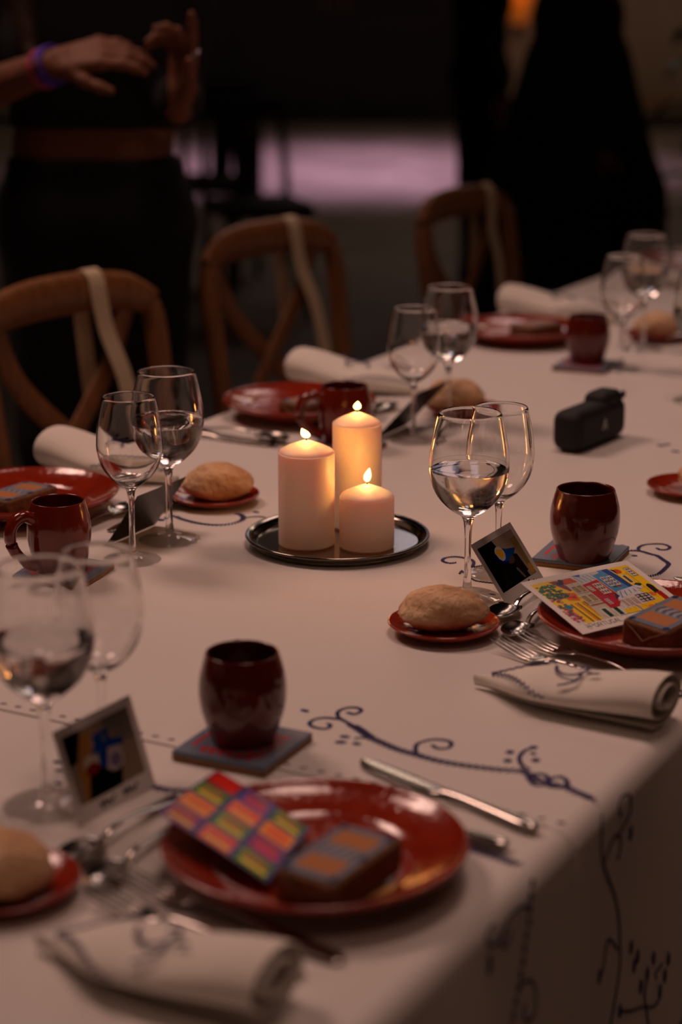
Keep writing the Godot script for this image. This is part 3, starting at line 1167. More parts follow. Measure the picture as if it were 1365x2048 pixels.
func gift(x: float, y: float, z: float, turn: float, tilt: Vector3, label: String) -> void:
	# a small paper-wrapped block, long side along x
	var t := thing("gift_parcel", label, "gift", Vector3(x, y, z), turn, "paper-wrapped gifts on plates")
	t.basis = Basis(Vector3.UP, turn) * Basis.from_euler(tilt)
	if not utensil.has("gift"):
		var s := rbox(Vector3(0.093, 0.028, 0.056), 0.004, 3)
		var nz := FastNoiseLite.new()
		nz.frequency = 22.0
		for i in s.v.size():
			s.v[i] += Vector3(1, 0.4, 1) * (0.0012 * nz.get_noise_3dv(s.v[i]))
		utensil.gift = s.mesh(M.kraft)
		var p := Shape.new()
		p.quad(Vector3(-0.043, 0.0146, -0.0245), Vector3(0.043, 0.0146, -0.0245), Vector3(0.043, 0.0146, 0.0245), Vector3(-0.043, 0.0146, 0.0245))
		M.gift_print = printed(gift_print(), 0.6)
		utensil.gift_label = p.mesh(M.gift_print)
		var w := Vector3(0.0468, 0, 0)
		utensil.gift_fold = tube(PackedVector3Array([w + Vector3(0, 0.012, -0.024), w + Vector3(0.001, 0.004, -0.01), w + Vector3(0.0016, -0.003, 0.0), w + Vector3(0.001, 0.004, 0.01), w + Vector3(0, 0.012, 0.024)]), [0.0006, 0.0012, 0.0015, 0.0012, 0.0006], 6).mesh(M.kraft)
	part("wrapping", utensil.gift, M.kraft, t)
	part("printed_label", utensil.gift_label, M.gift_print, t, "blue border print on brown paper")
	for e in 2:
		part("paper_fold", utensil.gift_fold, M.kraft, t).rotation.y = PI * e


func nap_half(s: float) -> float:
	return 0.003 + 0.044 * smoothstep(0.0, 0.42, s) - 0.003 * smoothstep(0.6, 1.0, s)


func nap_high(s: float) -> float:
	return 0.006 + 0.0105 * smoothstep(0.0, 0.4, s) + 0.010 * smoothstep(0.45, 1.0, s)


func nap_top(s: float, zr: float) -> Vector3:
	# a point on the upper face; zr from -1 to 1 across
	var a := nap_half(s)
	var b := nap_high(s)
	var q := pow(maxf(0.0, 1.0 - pow(absf(zr), 2.05)), 1.0 / 2.05)
	return Vector3(s * 0.2, b * (1.0 + q) + 0.0006, zr * a)


var napkin0: Node3D


func make_napkin(label: String) -> Node3D:
	var t := thing("napkin", label, "napkin", Vector3.ZERO, 0.0, "rolled white linen napkins")
	var turns := 2.15
	var rows := []
	var s := Shape.new()
	var cols := 66
	for i in 27:
		var f := i / 26.0
		var a := nap_half(f)
		var b := nap_high(f)
		var row := PackedVector3Array()
		var inn := PackedVector3Array()
		for j in cols + 1:
			var u := j / float(cols)
			var phi := -0.35 * PI - TAU * turns * u
			var rho := 1.0 - 0.7 * u * (0.55 + 0.45 * f)
			var wob := 1.0 + 0.05 * sin(phi * 2.0 + f * 3.0) * u
			for layer in 2:
				var r := rho * wob - 0.07 * layer
				var c := cos(phi)
				var d := sin(phi)
				var e := 2.0 / 2.05
				var p := Vector3(f * 0.2 + 0.006 * u * f, b * (1.0 + r * signf(d) * pow(absf(d), e)), a * r * signf(c) * pow(absf(c), e))
				if layer == 0:
					row.append(p)
				else:
					inn.append(p)
		inn.reverse()
		row.append_array(inn)
		rows.append(row)
	s.grid(rows, true, true)
	for e in [0, 26]:
		var o := PackedVector3Array()
		var n2 := PackedVector3Array()
		for j in cols + 1:
			o.append(rows[e][j])
			n2.append(rows[e][2 * cols + 1 - j])
		s.grid([o, n2], false, e == 0)
	part("linen", s, M.napkin, t)
	var zig := Shape.new()
	for side in [-1.0, 1.0]:
		var line := PackedVector3Array()
		for i in 25:
			var f := 0.1 + 0.4 * i / 24.0
			var lim := 0.0015 + 0.046 * smoothstep(0.06, 0.5, f) + 0.0024 * (1 if i % 2 else -1)
			line.append(nap_top(f, clampf(side * lim / nap_half(f), -0.985, 0.985)) + Vector3(0.0006 * (1 if i % 2 else -1), 0.0002, 0))
		zig.add(tube(line, [0.0009], 5))
	part("zigzag_hem", zig, M.thread, t, "blue zigzag stitched hem").set_meta("kind", "stuff")
	var mo := Shape.new()
	var arcs := [[[0.43, 0.15], [0.455, -0.06], [0.5, -0.2], [0.55, -0.24], [0.59, -0.14], [0.6, 0.12], [0.575, 0.3], [0.53, 0.24]], [[0.6, -0.2], [0.605, -0.5], [0.57, -0.62], [0.53, -0.68]], [[0.645, -0.2], [0.67, -0.2], [0.695, -0.22]]]
	for a in arcs:
		var pts := []
		for q in a:
			pts.append(nap_top(q[0], -q[1]))
		var sm := smooth3(pts, 6)
		for i in range(0, sm.size() - 1, 2):
			var dir := (sm[i + 1] - sm[i]).normalized().rotated(Vector3.UP, 0.6)
			dab(mo, sm[i] + Vector3(0, 0.0002, 0), dir, Vector3.UP, 0.0056, 0.0032)
	part("embroidered_motif", mo, M.thread, t, "blue embroidered scroll").set_meta("kind", "stuff")
	return t


func candle(x: float, z: float, r: float, h: float, lean: float, size: float, tall: float, label: String) -> void:
	var y := TOP + 0.0062
	var t := thing("pillar_candle", label, "candle", Vector3(x, y, z), 0.0, "white pillar candles on the steel tray")
	var prof := smooth2([Vector2(0, 0.0), Vector2(r * 0.9, 0.0), Vector2(r * 0.985, 0.0015), Vector2(r, 0.005), Vector2(r, h * 0.4), Vector2(r, h - 0.012), Vector2(r * 0.985, h - 0.0075), Vector2(r * 0.9, h - 0.0035), Vector2(r * 0.6, h + 0.0015), Vector2(r * 0.3, h + 0.0055), Vector2(r * 0.12, h + 0.0075), Vector2(0, h + 0.0075)], 4)
	part("wax", lathe(prof, 56), M.wax, t)
	part("wick", tube(smooth3([Vector3(0, h + 0.006, 0), Vector3(0.0004, h + 0.011, 0), Vector3(0.0012, h + 0.0145, 0)], 3), [0.0009, 0.0008], 6), M.wick, t)
	var s := Shape.new()
	var rows := []
	for i in 11:
		var f := i / 10.0
		var rr := size * 0.5 * pow(sin(PI * pow(f, 0.72)), 0.85) + 0.00002
		var ringp := ring(rr, h + 0.0105 + f * size * tall, 14)
		for j in ringp.size():
			ringp[j] += Vector3(0.879, 0, -0.477) * (lean * f * f * size)
		rows.append(ringp)
	s.grid(rows, true)
	part("candle_flame", s, M.flame, t)
	var l := OmniLight3D.new()
	l.name = "candle_flame_light"
	l.position = Vector3(0, h + 0.0105 + size * 0.8, 0)
	l.light_color = Color(1.0, 0.62, 0.31)
	l.light_energy = 0.0032
	l.light_size = 0.005
	l.omni_range = 12.0
	l.omni_attenuation = 2.0
	l.shadow_enabled = true
	t.add_child(l, true)


# ---------------------------------------------------------------- chairs
var chair0: Node3D


func make_chair(label: String) -> Node3D:
	# faces +x; the back stands at x = -0.22
	var t := thing("crossback_chair", label, "chair", Vector3.ZERO, 0.0, "cross-back wooden chairs")
	var back := Shape.new()
	var path := []
	for e in [1.0, -1.0]:
		var leg := [Vector3(-0.25, 0.0, e * 0.19), Vector3(-0.2, 0.24, e * 0.193), Vector3(-0.185, 0.45, e * 0.197), Vector3(-0.2, 0.65, e * 0.207), Vector3(-0.22, 0.8, e * 0.212), Vector3(-0.226, 0.848, e * 0.203)]
		if e < 0:
			leg.reverse()
		path += leg
	for e in 2:
		var six := path.slice(e * 6, e * 6 + 6)
		part("back_post", tube(smooth3(six, 6), [0.018, 0.019, 0.02, 0.02, 0.019] if e == 0 else [0.019, 0.02, 0.02, 0.019, 0.018], 10, 1.0, Vector3.RIGHT), M.wood, t)
	var rail := []
	for i in 9:
		var u := -1.0 + i / 4.0
		rail.append(Vector3(-0.228 - 0.035 * (1 - u * u), 0.872 + 0.012 * (1 - u * u) - 0.022 * pow(absf(u), 6), 0.212 * u))
	part("top_rail", tube(smooth3(rail, 4), [0.023, 0.033, 0.036, 0.037, 0.037, 0.037, 0.036, 0.033, 0.023], 14, 0.56), M.wood, t)
	for e in [1.0, -1.0]:
		var strap := smooth3([Vector3(-0.244, 0.86, e * 0.165), Vector3(-0.247 - 0.004 * e, 0.75, e * 0.11), Vector3(-0.236 - 0.007 * e, 0.64, 0.0), Vector3(-0.21 - 0.004 * e, 0.54, -e * 0.11), Vector3(-0.188, 0.455, -e * 0.165)], 5)
		part("cross_strap", tube(strap, [0.006], 10, 3.6, Vector3.RIGHT), M.wood, t)
	var seat := rbox(Vector3(0.42, 0.03, 0.42), 0.014, 3)
	part("seat", seat.moved(Transform3D(Basis(), Vector3(0.0, 0.45, 0))), M.wood, t)
	for e in [1.0, -1.0]:
		part("front_leg", tube(PackedVector3Array([Vector3(0.195, 0.0, e * 0.19), Vector3(0.18, 0.24, e * 0.18), Vector3(0.17, 0.44, e * 0.175)]), [0.014, 0.017, 0.018], 10, 1.0, Vector3.RIGHT), M.wood, t)
		part("stretcher", tube(PackedVector3Array([Vector3(0.185, 0.2, e * 0.183), Vector3(-0.206, 0.2, e * 0.192)]), [0.009], 8), M.wood, t)
	part("stretcher", tube(PackedVector3Array([Vector3(0.0, 0.2, 0.186), Vector3(0.0, 0.2, -0.186)]), [0.009], 8), M.wood, t)
	return t


func ribbon(at: Vector3, turn: float, z: float, drift: float, label: String) -> void:
	# a strip of cloth hung over a chair's top rail; local axes are the chair's
	var t := thing("ribbon", label, "ribbon", at, turn, "cream ribbons over chair backs")
	var u := z / 0.212
	var cx := -0.228 - 0.035 * (1 - u * u)
	var cy := 0.872 + 0.012 * (1 - u * u)
	var line := []
	line.append([Vector3(cx - 0.026, cy - 0.2, z + drift * 0.6), 0.0])
	line.append([Vector3(cx - 0.024, cy - 0.08, z + drift * 0.2), 0.0])
	for i in 7:
		var a := PI - PI * i / 6.0
		line.append([Vector3(cx + 0.0235 * cos(a), cy + 0.0395 * sin(a), z), 0.0])
	line.append([Vector3(cx + 0.026, cy - 0.07, z + drift * 0.35), 0.0])
	line.append([Vector3(cx + 0.045, cy - 0.15, z + drift * 0.8), 0.0])
	line.append([Vector3(cx + 0.055, cy - 0.26, z + drift * 1.3), 0.0])
	var pts := []
	for q in line:
		pts.append(q[0])
	var sm := smooth3(pts, 5)
	var s := Shape.new()
	var rows := []
	for i in sm.size():
		var d: Vector3 = (sm[mini(i + 1, sm.size() - 1)] - sm[maxi(i - 1, 0)]).normalized()
		var side := (Vector3(0, 0, 1) - d * d.z).normalized()
		var nn := side.cross(d)
		var row := PackedVector3Array()
		for q in [[-1, 0], [-0.5, 0.1], [0, 0], [0.5, 0.12], [1, 0]]:
			row.append(sm[i] + side * (0.019 * q[0]) + nn * (0.004 * q[1] + 0.0006))
		for q in [[1, 0], [0.5, 0.12], [0, 0], [-0.5, 0.1], [-1, 0]]:
			row.append(sm[i] + side * (0.019 * q[0]) + nn * (0.004 * q[1] - 0.0006))
		rows.append(row)
	s.grid(rows, true)
	part("strip", s, M.ribbon, t)


# ---------------------------------------------------------------- people
func hand_bones(wrist: Vector3, fwd: Vector3, nrm: Vector3, thumb_side: Vector3, curls: Array, k: float) -> Array:
	# fingers bend away from nrm (the back of the hand); thumb_side points from the little finger to the index finger
	var b := []
	var offs := [0.031, 0.0105, -0.0105, -0.03]
	var reach := [0.088, 0.092, 0.087, 0.078]
	var lens := [[0.042, 0.025, 0.02], [0.046, 0.028, 0.021], [0.042, 0.026, 0.02], [0.033, 0.02, 0.018]]
	b.append([wrist - fwd * 0.03, 0.026 * k, wrist + fwd * 0.01, 0.025 * k])
	for i in 4:
		var kn: Vector3 = wrist + (fwd * reach[i] + thumb_side * offs[i]) * k
		b.append([wrist + thumb_side * (offs[i] * 0.55 * k), 0.018 * k, kn, 0.0125 * k])
		var d: Vector3 = fwd + thumb_side * (offs[i] * 2.0)
		d = d.normalized()
		var p := kn
		for j in 3:
			d = d.rotated(nrm.cross(fwd).normalized(), curls[i] * [1.0, 1.1, 0.7][j])
			var q: Vector3 = p + d * lens[i][j] * k
			b.append([p, [0.0102, 0.0092, 0.0085][j] * k, q, [0.0092, 0.0085, 0.0072][j] * k])
			p = q
	var th := wrist + (fwd * 0.022 + thumb_side * 0.026) * k
	var td := (fwd * 0.75 + thumb_side * 0.62 - nrm * 0.3).normalized()
	var t1 := th + td * 0.044 * k
	b.append([wrist + fwd * 0.012, 0.02 * k, th, 0.017 * k])
	b.append([th, 0.0165 * k, t1, 0.0118 * k])
	td = (td + fwd * curls[4] - nrm * curls[4] * 0.4).normalized()
	var t2 := t1 + td * 0.032 * k
	b.append([t1, 0.0112 * k, t2, 0.0102 * k])
	b.append([t2, 0.0102 * k, t2 + (td + fwd * 0.2).normalized() * 0.024 * k, 0.008 * k])
	return b


func head_bones(c: Vector3, f: Vector3) -> Array:
	# c is the middle of the head, f the way the face looks
	var s := Vector3.UP.cross(f).normalized()
	var u := Vector3.UP
	var b := [
		[c + u * 0.035 - f * 0.02, 0.082, c + u * 0.03 + f * 0.015, 0.078], [c - u * 0.02 + f * 0.02, 0.066, c - u * 0.075 + f * 0.045, 0.04],
		[c + f * 0.082 + u * 0.005, 0.011, c + f * 0.104 - u * 0.03, 0.013], [c + f * 0.075 - u * 0.058, 0.014, c + f * 0.084 - u * 0.058, 0.013],
		[c - u * 0.07 - f * 0.01, 0.05, c - u * 0.16 - f * 0.025, 0.052],
	]
	for e in [1.0, -1.0]:
		b.append([c + s * (e * 0.078) - f * 0.005 + u * 0.012, 0.014, c + s * (e * 0.08) - f * 0.002 - u * 0.026, 0.011])
		b.append([c + s * (e * 0.05) + f * 0.055 - u * 0.012, 0.024, c + s * (e * 0.04) + f * 0.06 - u * 0.04, 0.022])
		b.append([c + s * (e * 0.015) + f * 0.078 + u * 0.03, 0.012, c + s * (e * 0.05) + f * 0.065 + u * 0.028, 0.012])
	return b


func face(t: Node3D, c: Vector3, f: Vector3) -> void:
	var s := Vector3.UP.cross(f).normalized()
	for e in [1.0, -1.0]:
		var eye := lathe(smooth2([Vector2(0, -0.011), Vector2(0.0078, -0.0078), Vector2(0.011, 0), Vector2(0.0078, 0.0078), Vector2(0, 0.011)], 3), 12)
		var o := part("eye", eye, M.pale, t)
		o.position = c + s * (e * 0.032) + f * 0.086 + Vector3.UP * 0.008
	var lip := tube(smooth3([c + s * 0.024 + f * 0.089 - Vector3.UP * 0.059, c + f * 0.1 - Vector3.UP * 0.057, c - s * 0.024 + f * 0.089 - Vector3.UP * 0.059], 4), [0.003, 0.0065, 0.003], 8)
	part("lips", lip, M.pink, t)


func grow(bones: Array, by: float) -> Array:
	var out := []
	for b in bones:
		out.append([b[0], b[1] + by, b[2], b[3] + by])
	return out


func person_front() -> void:
	# standing guest in a short black top, hands together in front; i runs to the picture's right, k towards the table
	var r := Vector3(0.8788, 0, -0.4772)
	var k := Vector3(0.4772, 0, 0.8788)
	var at := Vector3(-1.25, 0, -3.3)
	var t := thing("person", "person in a short black top and black trousers gesturing with both hands beyond the table", "person", at)
	var p := func(i: float, y: float, d: float) -> Vector3: return r * i + Vector3(0, y, 0) + k * d
	var torso := [
		[p.call(-0.1, 1.37, 0.0), 0.07, p.call(0.1, 1.37, 0.0), 0.07], [p.call(-0.06, 1.27, 0.02), 0.115, p.call(0.06, 1.27, 0.02), 0.115],
		[p.call(-0.055, 1.18, 0.0), 0.095, p.call(0.055, 1.18, 0.0), 0.095], [p.call(-0.06, 1.08, 0.0), 0.1, p.call(0.06, 1.08, 0.0), 0.1],
		[p.call(-0.075, 0.95, -0.01), 0.115, p.call(0.075, 0.95, -0.01), 0.115],
	]
	var legs := []
	for e in [-1.0, 1.0]:
		legs.append([p.call(e * 0.085, 0.92, 0), 0.1, p.call(e * 0.09, 0.5, 0.01), 0.068])
		legs.append([p.call(e * 0.09, 0.5, 0.01), 0.066, p.call(e * 0.095, 0.1, -0.01), 0.042])
		legs.append([p.call(e * 0.095, 0.05, -0.03), 0.042, p.call(e * 0.1, 0.035, 0.12), 0.033])
	var wr: Vector3 = p.call(-0.02, 1.262, 0.3)
	var wl: Vector3 = p.call(0.195, 1.2, 0.24)
	var upper := [
		[p.call(-0.18, 1.37, 0.0), 0.058, p.call(-0.27, 1.17, 0.09), 0.045], [p.call(0.18, 1.37, 0.0), 0.058, p.call(0.16, 1.17, 0.03), 0.044],
	]
	var fore := [[p.call(-0.27, 1.17, 0.09), 0.048, wr, 0.029], [p.call(0.16, 1.17, 0.03), 0.044, wl, 0.027]]
	var c: Vector3 = p.call(-0.05, 1.6, 0.05)
	var f := (k * 0.8 + r * 0.6).normalized()
	var body := skin(torso + legs + upper + fore + [[p.call(0, 1.38, 0), 0.06, c - Vector3.UP * 0.1, 0.05]], 0.016, 0.03)
	body.add(skin(head_bones(c, f), 0.007, 0.02))
	var fw := (r * 0.93 + Vector3.UP * 0.22 + k * 0.25).normalized()
	var nr := (Vector3.UP * 0.75 - r * 0.2 + k * 0.6).normalized()
	nr = (nr - fw * nr.dot(fw)).normalized()
	body.add(skin(hand_bones(wr, fw, nr, nr.cross(fw).normalized() * -1.0, [0.28, 0.3, 0.35, 0.4, 0.5], 0.98), 0.004, 0.008))
	var fl := (Vector3.UP * 0.9 + r * 0.12 + k * 0.3).normalized()
	var nl := (r * 0.75 - k * 0.5).normalized()
	nl = (nl - fl * nl.dot(fl)).normalized()
	body.add(skin(hand_bones(wl, fl, nl, (nl.cross(fl)).normalized(), [0.08, 0.55, 0.75, 0.8, 0.4], 0.98), 0.004, 0.008))
	part("body", body, M.skin, t)
	face(t, c, f)
	part("top", skin(grow(torso + upper + [[fore[1][0], 0.044, wl.lerp(fore[1][0], 0.1), 0.03]], 0.012), 0.016, 0.03, Vector2(1.125, 1.43)), M.black_cloth, t)
	part("trousers", skin(grow(torso + legs, 0.012), 0.016, 0.03, Vector2(0.06, 1.07)), M.black_cloth, t)
	for e in [-1.0, 1.0]:
		part("shoe", skin([[p.call(e * 0.095, 0.06, -0.04), 0.046, p.call(e * 0.1, 0.045, 0.14), 0.038]], 0.012, 0.02, Vector2(0.004, 0.3)), M.black, t)
	var s := Vector3.UP.cross(f).normalized()
	var hb := [[c + Vector3.UP * 0.05 - f * 0.02, 0.095, c - f * 0.06 - Vector3.UP * 0.05, 0.085], [c - f * 0.07, 0.08, c - f * 0.1 - Vector3.UP * 0.3, 0.06]]
	for e in [1.0, -1.0]:
		hb.append([c + s * (e * 0.08) + f * 0.01, 0.03, c + s * (e * 0.1) + f * 0.02 - Vector3.UP * 0.2, 0.035])
		hb.append([c + s * (e * 0.1) + f * 0.02 - Vector3.UP * 0.2, 0.035, c + s * (e * 0.11) + f * 0.09 - Vector3.UP * 0.34, 0.016])
	part("hair", skin(hb, 0.014, 0.03), M.hair, t)
	var ax: Vector3 = (wr - p.call(-0.27, 1.17, 0.09)).normalized()
	for q in [[0.025, M.pink], [0.042, M.violet], [0.056, M.violet]]:
		var cc: Vector3 = wr - ax * (0.07 - q[0])
		var pts := PackedVector3Array()
		var x := ax.cross(Vector3.UP).normalized()
		var y := x.cross(ax)
		for j in 17:
			pts.append(cc + x * (0.034 * cos(TAU * j / 16)) + y * (0.034 * sin(TAU * j / 16)))
		part("bracelet", tube(pts, [0.0042], 8, 1.0, ax), q[1], t)
	var rp := wl + (fl * 0.1 + (nl.cross(fl)).normalized() * 0.034) * 0.98
	var pts2 := PackedVector3Array()
	var x2 := fl.cross(nl).normalized()
	for j in 13:
		pts2.append(rp + x2 * (0.0112 * cos(TAU * j / 12)) + nl * (0.0112 * sin(TAU * j / 12)))
	part("ring", tube(pts2, [0.0018], 6, 1.0, fl), M.silver, t)


func person_dark(at: Vector3, turn: float, wide: float, coat: bool, label: String) -> void:
	# a standing guest in black seen from behind: arms at the sides, long dark hair
	var t := thing("person", label, "person", at, turn)
	var torso := [
		[Vector3(-0.12, 1.4, 0), 0.07, Vector3(0.12, 1.4, 0), 0.07], [Vector3(-0.07, 1.27, 0), 0.12, Vector3(0.07, 1.27, 0), 0.12],
		[Vector3(-0.055, 1.12, 0), 0.105, Vector3(0.055, 1.12, 0), 0.105], [Vector3(-0.075, 0.96, 0), 0.125, Vector3(0.075, 0.96, 0), 0.125],
	]
	var legs := []
	for e in [-1.0, 1.0]:
		legs.append([Vector3(e * 0.085, 0.92, 0), 0.1, Vector3(e * 0.085, 0.5, 0.0), 0.068])
		legs.append([Vector3(e * 0.085, 0.5, 0.0), 0.066, Vector3(e * 0.085, 0.09, -0.01), 0.042])
		legs.append([Vector3(e * 0.085, 0.05, -0.02), 0.042, Vector3(e * 0.095, 0.035, 0.13), 0.032])
	var arms := []
	var hands := []
	for e in [-1.0, 1.0]:
		var el := Vector3(e * (0.2 + wide), 1.12, -0.03)
		var w := Vector3(e * (0.21 + wide * 0.6), 0.9, 0.06)
		arms.append([Vector3(e * 0.18, 1.4, 0), 0.058, el, 0.044])
		arms.append([el, 0.043, w, 0.028])
		hands += hand_bones(w, Vector3(0, -0.96, 0.25).normalized(), Vector3(e, 0, 0), Vector3(0, 0.25, 0.96).normalized(), [0.2, 0.25, 0.3, 0.35, 0.3], 1.0)
	var c := Vector3(0, 1.62, 0.02)
	var f := Vector3(0, 0, 1)
	var body := skin(torso + legs + arms + [[Vector3(0, 1.4, 0), 0.06, c - Vector3.UP * 0.1, 0.05]], 0.02, 0.03)
	body.add(skin(head_bones(c, f), 0.009, 0.02))
	body.add(skin(hands, 0.006, 0.008))
	part("body", body, M.skin, t)
	face(t, c, f)
	var cloth := grow(torso + arms, 0.014)
	if coat:
		for e in [-1.0, 0.0, 1.0]:
			cloth.append([Vector3(e * 0.07, 1.12, 0), 0.12, Vector3(e * 0.16, 0.72, 0), 0.135])
			cloth.append([Vector3(e * 0.16, 0.72, 0), 0.135, Vector3(e * 0.21, 0.3, 0), 0.14])
			cloth.append([Vector3(0, 1.12, e * 0.05), 0.12, Vector3(0, 0.72, e * 0.15), 0.135])
			cloth.append([Vector3(0, 0.72, e * 0.15), 0.135, Vector3(0, 0.3, e * 0.2), 0.14])
		part("dress", skin(cloth, 0.02, 0.05, Vector2(0.28, 1.47)), M.black_cloth, t)
	else:
		part("jacket", skin(cloth, 0.02, 0.04, Vector2(0.84, 1.47)), M.black_cloth, t)
		part("trousers", skin(grow(torso + legs, 0.016), 0.02, 0.03, Vector2(0.06, 0.98)), M.navy_cloth, t)
	for e in [-1.0, 1.0]:
		part("shoe", skin([[Vector3(e * 0.087, 0.06, -0.04), 0.046, Vector3(e * 0.095, 0.045, 0.15), 0.038]], 0.014, 0.02, Vector2(0.004, 0.3)), M.black, t)
	part("hair", skin([[c + Vector3.UP * 0.05 - f * 0.02, 0.098, c - f * 0.05 - Vector3.UP * 0.04, 0.09], [c - f * 0.06, 0.085, c - f * 0.09 - Vector3.UP * 0.3, 0.06]], 0.016, 0.03), M.dark_hair, t)


func room(x: float, y: float, z: float) -> Transform3D:
	# the hall stands askew to the table
	var b := Basis(Vector3(0.8788, 0, -0.4772), Vector3.UP, Vector3(0.4772, 0, 0.8788))
	return Transform3D(b, Vector3(1.103, 0, 0)) * Transform3D(Basis(), Vector3(x, y, z))


func lamp(at: Vector3, aim: Vector3, c: Color, energy: float, angle: float, label: String) -> void:
	var t := thing("unseen_spotlight", label, "spotlight", at)  # hangs out of view, aimed at what it lights
	var d := (aim - at).normalized()
	t.basis = Basis.looking_at(d)
	var s := lathe(smooth2([Vector2(0.0, 0.34), Vector2(0.07, 0.34), Vector2(0.1, 0.3), Vector2(0.11, 0.16), Vector2(0.125, 0.0), Vector2(0.118, 0.0), Vector2(0.104, 0.02), Vector2(0.1, 0.05)], 3), 28)
	var turn := Basis(Vector3.RIGHT, PI / 2)
	part("housing", s.moved(Transform3D(turn, Vector3.ZERO)), M.black, t)
	part("lamp_lens", lathe(PackedVector2Array([Vector2(0.0, 0.03), Vector2(0.1, 0.03), Vector2(0.1, 0.02), Vector2(0.05, 0.012), Vector2(0.0, 0.01)]), 28).moved(Transform3D(turn, Vector3.ZERO)), M.lens, t)
	part("yoke", tube(smooth3([Vector3(-0.13, 0, 0.12), Vector3(-0.15, 0.18, 0.12), Vector3(0, 0.26, 0.12), Vector3(0.15, 0.18, 0.12), Vector3(0.13, 0, 0.12)], 5), [0.012], 8), M.black, t)
	var l := SpotLight3D.new()
	l.name = "lamp_light"
	l.position = Vector3(0, 0, -0.06)
	l.light_color = c
	l.light_energy = energy
	l.light_size = 0.75
	l.spot_angle = angle
	l.spot_angle_attenuation = 0.7
	l.spot_range = 40.0
	l.spot_attenuation = 2.0
	l.shadow_enabled = true
	t.add_child(l, true)


func area(called: String, at: Transform3D, size: Vector2, c: Color, energy: float) -> void:
	var l := AreaLight3D.new()
	l.name = called
	l.transform = at
	l.area_size = size
	l.light_color = c
	l.light_energy = energy
	l.area_range = 40.0
	l.area_attenuation = 2.0
	l.shadow_enabled = true
	add_child(l, true)


func cloth_sheet(z0: float, z1: float, lift: float) -> Shape:
	var s := Shape.new()
	var rows := []
	var n := int(ceil((z0 - z1) / 0.02))
	for i in n + 1:
		var z := lerpf(z0, z1, float(i) / n)
		var row := PackedVector3Array()
		var half := []
		var back := []
		for j in 16:
			var yb := 0.49 + (TOP - 0.02 - 0.49) * j / 15.0
			back.append(Vector2(drop_x(yb, z), yb))
		for j in 16:
			var y := 0.22 + (TOP - 0.02 - 0.22) * j / 15.0
			half.append(Vector2(drop_x(y, z), y))
		var x0: float = half[15].x - 0.022
		for j in range(1, 7):
			var a := PI / 2 * j / 6.0
			half.append(Vector2(x0 + 0.022 * cos(a), TOP - 0.02 + 0.02 * sin(a)))
			back.append(half[half.size() - 1])
		for q in half:
			row.append(Vector3(q.x + lift, q.y + lift, z))
		for j in range(1, 16):
			row.append(Vector3(lerpf(x0, -x0, j / 16.0), TOP + lift, z))
		for j in range(half.size() - 1, -1, -1):
			row.append(Vector3(-back[j].x - lift, back[j].y + lift, z))
		rows.append(row)
	s.grid(rows, false, true)
	return s


